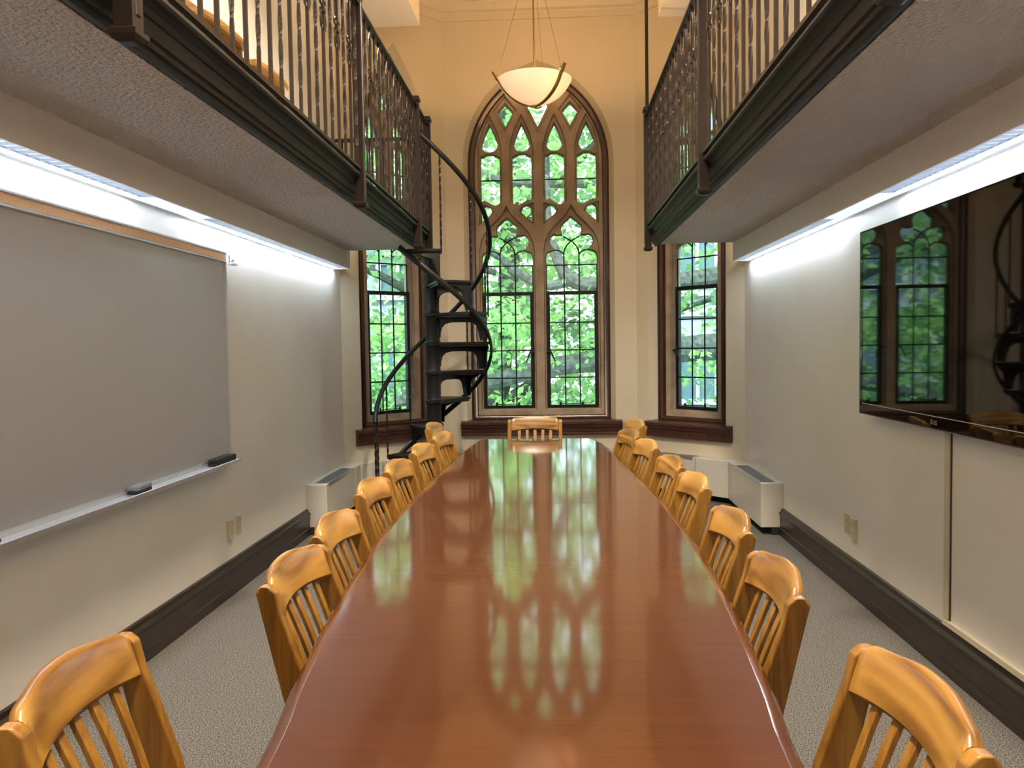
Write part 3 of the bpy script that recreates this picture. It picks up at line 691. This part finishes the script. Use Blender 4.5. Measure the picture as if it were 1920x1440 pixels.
def bracket_mesh():
    # open riser below the front edge: beam, hub web and outer leg with rounded inner corners, plus flat outer shoe
    H = RISE - 0.022; mb = MB()
    out = [(0.055, -0.03), (0.490, -0.03), (0.490, -H), (0.425, -H), (0.415, -0.17), (0.395, -0.105), (0.360, -0.078), (0.30, -0.072), (0.17, -0.072), (0.115, -0.085), (0.085, -0.115), (0.072, -0.16), (0.070, -H + .03), (0.055, -H + .03)]
    sa = W2 - 0.05
    ca, sn = math.cos(sa), math.sin(sa)
    mb.prism(out, -0.007, 0.007, lambda u, v, d: (u * ca - d * sn, u * sn + d * ca, v))
    # outer end web along the rim
    for i in range(3):
        t = sa + 0.02 + i * 0.03
    mb.prism([(0, -0.03), (0.16, -0.03), (0.13, -0.05), (0.05, -0.08), (0.035, -0.13), (0.03, -H), (0, -H)], 0.478, 0.492, lambda u, v, d: (d * math.cos(sa - u / 0.49), d * math.sin(sa - u / 0.49), v))
    return mb
tr0 = br0 = None
tread_ang = []
for i in range(9):
    ang = math.radians(-90) + (8 - i) * STEP; tread_ang.append(ang); z = T0 + RISE * i
    if tr0 is None:
        tr0 = tread_mesh().build('tread', M['castiron'], ST, bevel=.003); br0 = bracket_mesh().build('riser_bracket', M['castiron'], tr0, bevel=.003); t = tr0
    else:
        t = tr0.copy(); COL.objects.link(t); c = br0.copy(); COL.objects.link(c); c.parent = t
    t.location = (0, 0, z); t.rotation_euler = (0, 0, ang)
RH = 0.512
def rail_z(a): return 3.17 - 0.0083 * (math.degrees(a) + 90)
hr = [(RH * math.cos(a), RH * math.sin(a), rail_z(a)) for a in [math.radians(-104 + i * (184 + 104) / 60) for i in range(61)]]
hr += [(hr[-1][0] - .0, hr[-1][1] - 0.05, hr[-1][2] - .06), (hr[-1][0] + .004, hr[-1][1] - 0.075, hr[-1][2] - .10)]
MB().tube(hr, 0.021, 10).build('handrail', M['castiron'], ST, smooth=True)
def str_z(a): return 2.11 - 0.00725 * (math.degrees(a) + 90)
sr_ = [(RH * math.cos(a), RH * math.sin(a), str_z(a)) for a in [math.radians(-112 + i * (200 + 112) / 60) for i in range(61)]]
MB().tube(sr_, 0.024, 10, flat=0.55, up=(0, 0, 1)).build('outer_stringer', M['castiron'], ST, smooth=True)
for i, ang in enumerate(tread_ang):
    z = T0 + RISE * i; a = ang + W2 * 0.9
    if i == 8: a = ang + W2 * .95
    h = rail_z(a) - z + .03
    b = twist_bar(h, 0.0068, 5, 36, 0.06).build('baluster', M['bronze'], ST); b.location = (RH * .975 * math.cos(a), RH * .975 * math.sin(a), z - .03)
b = twist_bar(0.87, 0.009, 4, 30).build('newel_rod', M['bronze'], ST); b.location = (hr[-1][0], hr[-1][1], 0)
b.scale = (1, 1, hr[-1][2] / 0.87)

# ------------------------------------------------------------------ conference table
TT = 0.74
TB = thing('conference_table', (-0.09, 3.3, 0), 0, 'long boat-shaped polished mahogany conference table', 'table')
prof = [(0.45, 0.440), (1.30, 0.470), (1.65, 0.508), (2.2, 0.556), (2.9, 0.588), (3.5, 0.590), (4.1, 0.577), (5.0, 0.537), (5.55, 0.500), (5.85, 0.470), (6.03, 0.445)]
tc = lambda y: -0.056 - (y - 1.3) * 0.0181
def catm(pr, n=5):
    out = []
    for i in range(len(pr) - 1):
        p0 = pr[max(i - 1, 0)]; p1 = pr[i]; p2 = pr[i + 1]; p3 = pr[min(i + 2, len(pr) - 1)]
        for k_ in range(n):
            t = k_ / n; out.append(tuple(0.5 * (2 * p1[j] + (p2[j] - p0[j]) * t + (2 * p0[j] - 5 * p1[j] + 4 * p2[j] - p3[j]) * t * t + (-p0[j] + 3 * p1[j] - 3 * p2[j] + p3[j]) * t ** 3) for j in (0, 1)))
    return out + [pr[-1]]
pr = catm(prof)
right = [(tc(y) + w_, y) for y, w_ in pr] + [(tc(6.08) + .425, 6.085), (tc(6.1) + .395, 6.108)]
left = [(tc(y) - w_, y) for y, w_ in pr] + [(tc(6.08) - .435, 6.085), (tc(6.1) - .40, 6.108)]
top_poly = right + left[::-1]
SEAM = 3.588
def cut(poly, lo, hi):
    out = []
    n = len(poly)
    for i in range(n):
        a, b = poly[i], poly[(i + 1) % n]
        if lo <= a[1] <= hi: out.append(a)
        for yv in (lo, hi):
            if (a[1] - yv) * (b[1] - yv) < 0:
                t = (yv - a[1]) / (b[1] - a[1]); out.append((a[0] + t * (b[0] - a[0]), yv))
    return out
for lo, hi in ((0.40, SEAM - .0014), (SEAM + .0014, 6.2)):
    pp = cut(top_poly, lo, hi)
    c0 = sum(p[0] for p in pp) / len(pp)
    rs = []
    for ins, z in ((.012, TT - .045), (.003, TT - .042), (0, TT - .034), (0, TT - .022), (.0025, TT - .012), (.009, TT - .005), (.018, TT - .0014), (.030, TT)):
        rs.append([(u, min(max(v, lo), hi) if (lo > 1 or v > lo) else v, z) for u, v in offset_poly(pp, -ins)])
        rs[-1] = [(u, (lo if abs(p[1] - lo) < 1e-4 else hi if abs(p[1] - hi) < 1e-4 else v), (z_ if (z < TT - .02 or min(abs(p[1] - lo), abs(p[1] - hi)) > 1e-4) else TT)) for (u, v, z_), p in zip(rs[-1], pp)]
    mb = MB(); mb.rings(rs); o = mb.build('table_top', M['table'], TB, world=True, smooth=True)
    for p_ in o.data.polygons:
        if len(p_.vertices) > 8: p_.use_smooth = False
ap = MB()
for yy in (0.9, 5.6): ap.box(tc(yy) - .3, tc(yy) + .3, yy - .02, yy + .02, .63, TT - .045)
for s in (-1, 1): ap.rings([[(tc(y) + s * .30 + dx, y, z) for dx, z in ((-.012, .63), (.012, .63), (.012, TT - .045), (-.012, TT - .045))] for y in (0.9, 3.3, 5.6)])
ap.build('apron', M['mahogx'], TB, world=True)
for yy in (1.68, 3.05, 4.98):
    pd = MB(); pd.box(tc(yy) - .06, tc(yy) + .06, yy - .06, yy + .06, .05, TT - .045); pd.box(tc(yy) - .10, tc(yy) + .10, yy - .10, yy + .10, 0, .05)
    pd.build('pedestal', M['mahogx'], TB, world=True, bevel=.006)

# ------------------------------------------------------------------ chairs
def make_chair():
    C = thing('slat_back_chair')
    back_y = lambda z: -0.165 - (z - 0.45) * 0.235
    # crest rail: bowed in plan, raised in the middle
    mb = MB(); rings = []; N = 28
    for i in range(N + 1):
        t = -1 + 2 * i / N; x = 0.186 * t; bow = -0.030 * (1 - t * t)
        sh = 0.5 + 0.5 * math.cos(PI * min(1, max(0, (abs(t) - 0.10) / 0.78)))
        zt = 0.880 + 0.013 * sh; zb = 0.776 + 0.010 * (1 - t * t)
        zt -= 0.014 * max(0, (abs(t) - .84) / .16) ** 2.5
        y = lambda z: back_y(z) + bow
        th = .014; r = 0.009
        rings.append([(x, y(zb) + th, zb + r), (x, y(zt) + th, zt - r), (x, y(zt) + th * .5, zt - r * .25), (x, y(zt), zt), (x, y(zt) - th * .5, zt - r * .25), (x, y(zt) - th, zt - r), (x, y(zb) - th, zb + r), (x, y(zb) - th * .6, zb), (x, y(zb) + th * .6, zb)])
    mb.rings(rings); mb.build('crest_rail', M['oakx'], C, smooth=True)
    # posts run down into the rear legs
    side = [(-0.245, 0.0), (-0.208, 0.0), (-0.155, 0.30), (-0.130, 0.46), (-0.160, 0.60), (back_y(.80) + .020, 0.80), (back_y(.85) + .020, 0.852), (back_y(.87) + .008, 0.866), (back_y(.87) - .016, 0.866), (back_y(.86) - .030, 0.850),
            (back_y(.80) - .032, 0.80), (-0.232, 0.60), (-0.200, 0.46), (-0.205, 0.30)]
    for s in (-1, 1):
        mb = MB(); mb.prism(side, 0, 1, lambda u, v, d, s=s: (s * (0.186 + 0.030 * d - 0.012 * (1 - min(1, v / .6))), u, v)); mb.build('back_post', M['oakz'], C, bevel=.006)
    for i in range(5):
        x0 = (-2 + i) * 0.0625; t = x0 / 0.186; bow = -0.030 * (1 - t * t)
        mb = MB(); rings = []
        for j in range(7):
            z = 0.452 + (0.79 - 0.452) * j / 6; k_ = j / 6; xx = x0 * (0.92 + 0.08 * k_); yy = back_y(z) + bow * k_ + 0.012 * math.sin(k_ * PI)
            rings.append([(xx - .0125, yy + .006, z), (xx + .0125, yy + .006, z), (xx + .0125, yy - .006, z), (xx - .0125, yy - .006, z)])
        mb.rings(rings); mb.build('slat', M['oakz'], C, bevel=.002)
    # saddle seat
    mb = MB(); G = 10; top = []
    for j in range(G + 1):
        for i in range(G + 1):
            u = -1 + 2 * i / G; v = -1 + 2 * j / G
            wd = 0.195 + 0.015 * (v + 1) / 2; x = u * wd; yv = -0.185 + (v + 1) / 2 * 0.405 - 0.02 * max(0, v) ** 4 * abs(u) ** 3
            dip = 0.010 * (1 - u * u) * (1 - max(0, v) ** 2); top.append((x, yv, 0.457 - dip))
    fs = [(j * (G + 1) + i, j * (G + 1) + i + 1, (j + 1) * (G + 1) + i + 1, (j + 1) * (G + 1) + i) for j in range(G) for i in range(G)]
    n = len(top); bot = [(x, y, 0.425) for x, y, z in top]
    edge = [i for i in range(G + 1)] + [j * (G + 1) + G for j in range(1, G + 1)] + [G * (G + 1) + i for i in range(G - 1, -1, -1)] + [j * (G + 1) for j in range(G - 1, 0, -1)]
    fs2 = [tuple(i + n for i in f)[::-1] for f in fs]
    fe = [(edge[i], edge[(i + 1) % len(edge)], n + edge[(i + 1) % len(edge)], n + edge[i]) for i in range(len(edge))]
    mb.add(top + bot, fs + fs2 + fe); mb.build('seat', M['oakx'], C, bevel=.008)
    ap_ = MB(); ap_.box(-.175, .175, .155, .173, .37, .425); ap_.box(-.175, .175, -.165, -.147, .37, .425); ap_.box(-.182, -.164, -.15, .16, .37, .425); ap_.box(.164, .182, -.15, .16, .37, .425)
    ap_.build('seat_frame', M['oakx'], C)
    for s in (-1, 1):
        mb = MB(); mb.rings([[(s * .177 + a, .165 + b, z) for a, b in ((-e, -e), (e, -e), (e, e), (-e, e))] for e, z in ((.014, 0), (.018, .425))]); mb.build('front_leg', M['oakz'], C, bevel=.004)
        MB().box(s * .177 - .008, s * .177 + .008, -.195, .16, .15, .175).build('side_stretcher', M['oakx'], C)
    MB().box(-.172, .172, .158, .172, .20, .225).build('front_stretcher', M['oakx'], C)
    return C
chair0 = make_chair()
TOPY = -0.165 - (0.87 - 0.45) * 0.235      # local y of the back's top
used = [False]
def place_chair(mx, my, dirang, label, group, z=0.0):
    # (mx, my): midpoint of the back's top; dirang: world angle the chair faces
    c = chair0 if not used[0] else copy_tree(chair0); used[0] = True
    rz = dirang - PI / 2
    c.rotation_euler = (0, 0, rz)
    off = Vector((0, TOPY)); ox = off.x * math.cos(rz) - off.y * math.sin(rz); oy = off.x * math.sin(rz) + off.y * math.cos(rz)
    c.location = (mx - ox, my - oy, z); tag(c, label, 'chair', group); return c
GR = 'oak slat-back chairs round the conference table'
R_ = math.radians
left_ch = [(-0.88, 1.39, 5, 'oak chair nearest the camera on the whiteboard side, cut off at the lower left'),
           (-0.711, 2.124, -2, 'second oak chair from the camera on the whiteboard side, touching the table edge'),
           (-0.742, 2.638, -1, 'third oak chair from the camera on the whiteboard side'),
           (-0.780, 3.348, -2, 'fourth oak chair from the camera on the whiteboard side'),
           (-0.786, 3.923, -3, 'fifth oak chair from the camera on the whiteboard side'),
           (-0.772, 4.584, -5, 'sixth oak chair from the camera on the whiteboard side'),
           (-0.754, 5.245, -6, 'seventh oak chair from the camera on the whiteboard side, last one wholly at the table'),
           (-0.905, 5.90, -3, 'farthest oak chair on the whiteboard side, in front of the staircase column')]
right_ch = [(0.590, 1.341, 1, 'oak chair nearest the camera on the television side, cut off at the lower right'),
            (0.552, 2.041, -1, 'second oak chair from the camera on the television side'),
            (0.580, 2.673, 1, 'third oak chair from the camera on the television side'),
            (0.589, 3.440, 3, 'fourth oak chair from the camera on the television side'),
            (0.570, 3.990, 5, 'fifth oak chair from the camera on the television side'),
            (0.529, 4.695, 8, 'sixth oak chair from the camera on the television side'),
            (0.484, 5.267, 9, 'seventh oak chair from the camera on the television side'),
            (0.593, 5.970, 11, 'farthest oak chair on the television side, half hidden by the next one')]
for x, y, a, lb in left_ch: place_chair(x, y, R_(a), lb, GR)
for x, y, a, lb in right_ch: place_chair(x, y, R_(180 + a), lb, GR)
place_chair(-0.162, 6.33, R_(-90), 'oak chair at the far head of the table, under the middle window', GR)
place_chair(-1.905, 4.19, R_(-3), 'oak chair on the left balcony beside the large railing post', 'oak chairs on the left balcony', ZF)
place_chair(-1.905, 3.60, R_(-3), 'oak chair on the left balcony nearer to the camera', 'oak chairs on the left balcony', ZF)

# ------------------------------------------------------------------ pendant lamps, with added ceiling fill and extra pendants
def make_pendant():
    P = thing('pendant_lamp')
    R = 0.312; zr = 0.0; dz = -0.235
    prof = []
    for i in range(15):
        t = i / 14; a = t * PI / 2; prof.append((R * math.cos(a) ** 0.92 if t < 1 else 0.0, dz * math.sin(a) ** 1.1))
    dz = -0.205; Rs = (R * R + dz * dz) / (-2 * dz); a1 = math.asin(R / Rs)
    capz = lambda r: -(Rs * Rs - r * r) ** .5 + (Rs + dz)
    prof = [(Rs * math.sin(a1 * (1 - i / 16)), 0) for i in range(17)]; prof = [(max(r, .003), capz(r)) for r, _ in prof]
    innr = [(max(r - .006, .003), z + .006 if z < -.01 else z) for r, z in prof][::-1]
    MB().lathe(prof + innr, (0, 0, 0), 48).build('glass_bowl', M['bowl'], P, smooth=True)
    MB().lathe([(.03, dz - .004), (.028, dz - .014), (.012, dz - .022), (.002, dz - .026)], (0, 0, 0), 24).build('bottom_finial', M['gold'], P, smooth=True)
    for a in (195, 315, 75):
        a = R_(a); pts = []
        for i in range(15):
            rr = (R + .008) * math.cos(i / 14 * PI / 2); pts.append((rr * math.cos(a), rr * math.sin(a), capz(min(rr, R)) - .014))
        pts = [((R + .045) * math.cos(a), (R + .045) * math.sin(a), 0.05), ((R + .025) * math.cos(a), (R + .025) * math.sin(a), 0.02)] + pts
        arm = MB().tube(pts, 0.019, 8, flat=0.3, up=(-math.sin(a), math.cos(a), 0)).build('brass_arm', M['brass'], P, smooth=True)
        MB().tube([((R + .0) * math.cos(a), (R + .0) * math.sin(a), 0.035), ((R - .012) * math.cos(a), (R - .012) * math.sin(a), 0.02), ((R + .03) * math.cos(a), (R + .03) * math.sin(a), 0.018)], 0.005, 6).build('cable_hook', M['brass'], arm)
        MB().tube([(R * math.cos(a), R * math.sin(a), 0.03), (0.05 * math.cos(a), 0.05 * math.sin(a), 0.93)], 0.0018, 5).build('suspension_cable', M['brass'], P)
    MB().tube([(0, 0, -0.02), (0, 0, ZC - 3.665)], 0.007, 8).build('stem', M['brass'], P)
    MB().lathe([(0.065, ZC - 3.665), (0.065, ZC - 3.665 - .02), (0.01, ZC - 3.665 - .06)], (0, 0, 0), 24).build('ceiling_rose', M['brass'], P, smooth=True)
    bd = bpy.data.lights.new('pendant_bulb', 'POINT'); bd.energy = BULB; bd.color = (1.0, 0.56, 0.21); bd.shadow_soft_size = 0.05
    b = bpy.data.objects.new('pendant_bulb', bd); COL.objects.link(b); b.parent = P; b.location = (0.13, -0.09, -0.04)
    return P
for yy in (-0.6, 1.9, 4.4):  # lamps added out of view to brighten the lower room
    Dn = thing('added_fill_light', (-0.135, yy, ZC), 0, 'added unseen round ceiling downlight above the table, %s' % {-0.6: 'nearest the back wall', 1.9: 'middle of three', 4.4: 'nearest the bay'}[yy], 'ceiling light', 'added ceiling fill lamps')
    MB().lathe([(.20, 0), (.20, -.03), (.17, -.035), (.17, -.01)], (0, 0, 0), 24).build('trim_ring', M['white'], Dn, smooth=True)
    ld_ = bpy.data.lights.new('fill', 'AREA'); ld_.shape = 'DISK'; ld_.size = .32; ld_.energy = FILL; ld_.spread = math.radians(128); ld_.color = (1.0, .86, .69)
    lo_ = bpy.data.objects.new('fill', ld_); COL.objects.link(lo_); lo_.parent = Dn; lo_.location = (0, 0, -.02)
pend = make_pendant(); pend.location = (-0.139, 6.80, 3.665); tag(pend, 'alabaster bowl pendant lamp on brass arms in front of the middle window', 'pendant lamp', 'bowl pendants')
for yy, lb in ((3.4, 'added unseen bowl pendant over the middle of the table'), (0.2, 'added unseen bowl pendant over the near end of the table')):  # extra pendants beyond the view, added for more light in the room
    p2 = copy_tree(pend); p2.location = (-0.139, yy, 3.71); p2['label'] = lb

# ------------------------------------------------------------------ outside: ground, buildings, trees
gd = tag(MB().box(-60, 60, 9.2, 90, -4.2, -4.0).build('lawn', M['grass']), 'lawn below the windows', 'lawn', kind='structure')
def building(name, loc, rz, Wd, Hh, label, cols, rows, roof):
    B = thing(name, loc, rz, label, 'building')
    MB().box(-Wd / 2, Wd / 2, 0, 6, 0, Hh).build('wall', M['bstone'], B)
    tb = MB()
    for z in (2.6, 6.4, Hh - .3): tb.box(-Wd / 2 - .05, Wd / 2 + .05, -.12, 0.02, z, z + .25)
    tb.build('string_course', M['btrim'], B)
    for r in range(rows):
        for c in range(cols):
            x = -Wd / 2 + (c + .5) * Wd / cols; z = 3.3 + r * 3.8
            f = MB(); plate(f, [(x - .75, z), (x + .75, z), (x + .75, z + 2.3), (x - .75, z + 2.3)], [[(x - .58, z + .18), (x - .06, z + .18), (x - .06, z + 2.15), (x - .58, z + 2.15)], [(x + .06, z + .18), (x + .58, z + .18), (x + .58, z + 2.15), (x + .06, z + 2.15)]], -.14, -.01, lambda u, v, d: (u, d, v))
            wf = f.build('window_surround', M['btrim'], B, fix=False)
            MB().box(x - .6, x + .6, -.06, -.04, z + .15, z + 2.2).build('pane', M['bglass'], wf)
    if roof:
        rf = MB(); rf.prism([(-Wd / 2 - .3, Hh), (Wd / 2 + .3, Hh), (Wd / 2 - 2.5, Hh + 3), (-Wd / 2 + 2.5, Hh + 3)], -.3, 6, lambda u, v, d: (u, d, v)); rf.build('roof', M['slate'], B)
    return B
building('college_building', (9.5, 27, -4.0), R_(-18), 15, 12.5, 'pale stone building with tall windows seen through the right bay window', 8, 3, True)
building('gabled_house', (-9.5, 26, -4.0), R_(22), 11, 8.6, 'pale stone house with slate roof seen through the left bay window', 5, 2, True)

rng = np.random.default_rng(11)
def leaves(name, centers, per, size, spread, m, parent, droop=0.5):
    n = len(centers); C = np.repeat(np.array(centers), per, 0); k_ = len(C)
    sp = np.repeat(rng.normal(size=(n, 3)) * [1, 1, .35], per, 0); sp /= np.linalg.norm(sp, axis=1, keepdims=True)
    t = np.tile(np.linspace(-1, 1, per), n)[:, None]
    P = C + sp * t * spread + rng.normal(size=(k_, 3)) * spread * .22; P[:, 2] -= (t[:, 0] ** 2) * spread * .25
    d = rng.normal(size=(k_, 3)) * [1, 1, .5]; d[:, 2] -= droop; d /= np.linalg.norm(d, axis=1, keepdims=True)
    u = rng.normal(size=(k_, 3)) * .6 + [0, 0, 1.0]; s = np.cross(d, u); s /= np.linalg.norm(s, axis=1, keepdims=True)
    up = np.cross(s, d)
    L = size * rng.uniform(.7, 1.25, size=(k_, 1)); Wd = L * .32
    V = np.stack([P, P + d * L * .45 + s * Wd + up * L * .05, P + d * L, P + d * L * .45 - s * Wd + up * L * .05], 1).reshape(-1, 3)
    me = bpy.data.meshes.new(name); me.vertices.add(len(V)); me.vertices.foreach_set('co', V.ravel().astype(np.float32))
    idx = np.arange(k_)[:, None] * 4
    tri = np.concatenate([idx + [0, 1, 2], idx + [0, 2, 3]], 1).reshape(-1)
    me.loops.add(len(tri)); me.loops.foreach_set('vertex_index', tri.astype(np.int32))
    me.polygons.add(len(tri) // 3); me.polygons.foreach_set('loop_start', np.arange(0, len(tri), 3, dtype=np.int32)); me.polygons.foreach_set('loop_total', np.full(len(tri) // 3, 3, dtype=np.int32))
    me.update(calc_edges=True); me.materials.append(m)
    o = bpy.data.objects.new(name, me); COL.objects.link(o); o.parent = parent
    if parent is not None: o.matrix_parent_inverse = parent_world(parent).inverted()
    o['kind'] = 'stuff'; return o
def limb(mb, pts, r0, r1):
    q = [Vector(p) for p in pts]; out = []
    for i in range(len(q) - 1):
        p0 = q[max(i - 1, 0)]; p1 = q[i]; p2 = q[i + 1]; p3 = q[min(i + 2, len(q) - 1)]
        for j in range(5):
            t = j / 5; out.append(0.5 * ((2 * p1) + (p2 - p0) * t + (2 * p0 - 5 * p1 + 4 * p2 - p3) * t * t + (-p0 + 3 * p1 - 3 * p2 + p3) * t ** 3))
    out.append(q[-1]); n = len(out)
    mb.tube(out, [r0 + (r1 - r0) * i / (n - 1) for i in range(n)], 9); return mb
T1 = thing('tree', (4.6, 13.6, -4.0), 0, 'near tree whose thick limbs cross the bay windows', 'tree', 'trees outside the bay')
limb(MB(), [(4.6, 13.6, -4.0), (4.5, 13.6, -1), (4.2, 13.5, 1.0), (4.3, 13.6, 3.5), (4.0, 13.4, 6), (3.8, 13.4, 9)], .38, .16).build('trunk', M['bark'], T1, world=True, smooth=True)
limbs = [([(4.3, 13.5, 1.5), (3.0, 12.9, 1.42), (1.7, 12.5, 1.33), (.6, 12.3, 1.2), (-.15, 12.2, 1.10), (-1.1, 12.2, .88), (-2.5, 12.4, .6)], .25, .09),
         ([(4.3, 13.5, 2.9), (2.6, 12.8, 2.5), (1.3, 12.4, 2.38), (.62, 12.2, 2.35), (.25, 12.15, 2.45), (.05, 12.1, 2.8), (-.08, 12.0, 3.3), (-.1, 12.0, 4.6)], .16, .06),
         ([(.22, 12.2, 2.42), (-.1, 12.2, 2.36), (-.45, 12.15, 2.5), (-.95, 12.1, 2.9), (-1.6, 12.1, 3.4), (-3.0, 12.2, 4.2)], .085, .045),
         ([(4.3, 13.6, 4.5), (2.4, 13, 3.9), (.8, 12.6, 3.95), (-.8, 12.4, 4.0), (-2.4, 12.4, 4.6)], .12, .045),
         ([(4.3, 13.5, -.6), (2.6, 13, -.4), (1.0, 12.6, .1), (-.4, 12.4, .25), (-1.8, 12.4, -.3)], .12, .05),
         ([(4.5, 13.6, 1.4), (5.6, 13.2, 2.3), (7.2, 12.8, 3.2), (9, 12.4, 4.4)], .18, .06),
         ([(4.0, 13.5, 6), (2.6, 13, 6.8), (.6, 12.6, 7.4), (-1.6, 12.4, 8.2)], .12, .05)]
for p, a, b in limbs: limb(MB(), p, a, b).build('branch', M['bark'], T1, world=True, smooth=True)
T2 = thing('tree', (-7.2, 14.2, -4.0), 0, 'tree seen through the left bay window with a branch sloping down', 'tree', 'trees outside the bay')
limb(MB(), [(-7.2, 14.2, -4), (-7.0, 14.1, -1), (-7.1, 14.0, 2), (-6.8, 14, 5), (-6.5, 14, 8)], .34, .14).build('trunk', M['bark'], T2, world=True, smooth=True)
for p, a, b in [([(-7.0, 14, 2.0), (-5.2, 13.4, 3.3), (-3.8, 13, 3.45), (-2.2, 12.6, 3.0), (-.9, 12.6, 2.6)], .16, .05), ([(-7.0, 14.1, -.6), (-5.2, 13.4, .75), (-3.9, 13, .45), (-2.2, 12.8, -.15), (-1, 12.6, -.5)], .14, .05),
                ([(-7, 14, 1), (-5.4, 13.2, .1), (-4, 12.8, -.35), (-2.6, 12.6, -.1)], .10, .04), ([(-6.8, 14, 5), (-5, 13.4, 5.8), (-3, 13, 6.2)], .12, .05)]:
    limb(MB(), p, a, b).build('branch', M['bark'], T2, world=True, smooth=True)
def cloud(n, x0, x1, y0, y1, z0, z1, clump=0):
    pts = np.stack([rng.uniform(x0, x1, n), rng.uniform(y0, y1, n), rng.uniform(z0, z1, n)], 1)
    # layered sprays: thin out between the storeys of the crown
    lay = np.sin(pts[:, 2] * 4.2 + np.sin(pts[:, 0] * 1.1) * 1.6 + pts[:, 1] * .6); pts = pts[lay > -0.25 + rng.normal(size=len(pts)) * .5]
    # openings in the crowns where the buildings behind show through
    q = pts[:, 0] / pts[:, 1]; zz = (pts[:, 2] - 1.45) / pts[:, 1]
    gap = ((q > .13) & (q < .26) & (zz < .16)) | ((q > -.25) & (q < -.17) & (zz > .06) & (zz < .15))
    return pts[~gap | (rng.uniform(size=len(pts)) < .30)]
leaves('foliage', cloud(3800, -3.0, 9.5, 11.2, 14.5, -1.8, 9.0), 18, 0.14, 0.40, M['leaf'], T1)
leaves('foliage', cloud(2100, -11.5, -2.6, 11.8, 15.2, -2.2, 9.0), 18, 0.14, 0.40, M['leaf'], T2)
T3 = thing('tree', (-1.5, 19.0, -4.0), 0, 'deeper green tree behind the near ones, middle of the view', 'tree', 'trees outside the bay')
limb(MB(), [(-1.5, 19, -4), (-1.4, 19, 0), (-1.0, 19, 4), (-1.2, 19, 9)], .4, .15).build('trunk', M['bark'], T3, world=True, smooth=True)
for p, a, b in [([(-1.4, 19, 0), (1.2, 18.2, 1.6), (3.4, 17.6, 2.4)], .16, .05), ([(-1.3, 19, 1), (-3.4, 18, 2.8), (-5.6, 17.4, 3.8)], .16, .05), ([(-1, 19, 4), (1, 18.4, 6), (3, 18, 7)], .14, .05)]:
    limb(MB(), p, a, b).build('branch', M['bark'], T3, world=True, smooth=True)
leaves('foliage', cloud(2600, -7.0, 4.6, 16.5, 20.5, -3, 11), 15, 0.26, 0.6, M['leaf_dark'], T3)
T4 = thing('shrub', (-5.6, 12.2, -4.0), 0, 'russet-leaved small tree low in the left bay window', 'shrub')
limb(MB(), [(-5.6, 12.2, -4), (-5.0, 12.2, -1.5), (-4.3, 12.1, 1.4)], .09, .03).build('stem', M['bark'], T4, world=True, smooth=True)
leaves('foliage', np.stack([rng.normal(-4.1, .35, 60), rng.normal(12.1, .3, 60), rng.normal(1.1, .45, 60)], 1), 12, 0.13, 0.25, M['leaf_red'], T4)
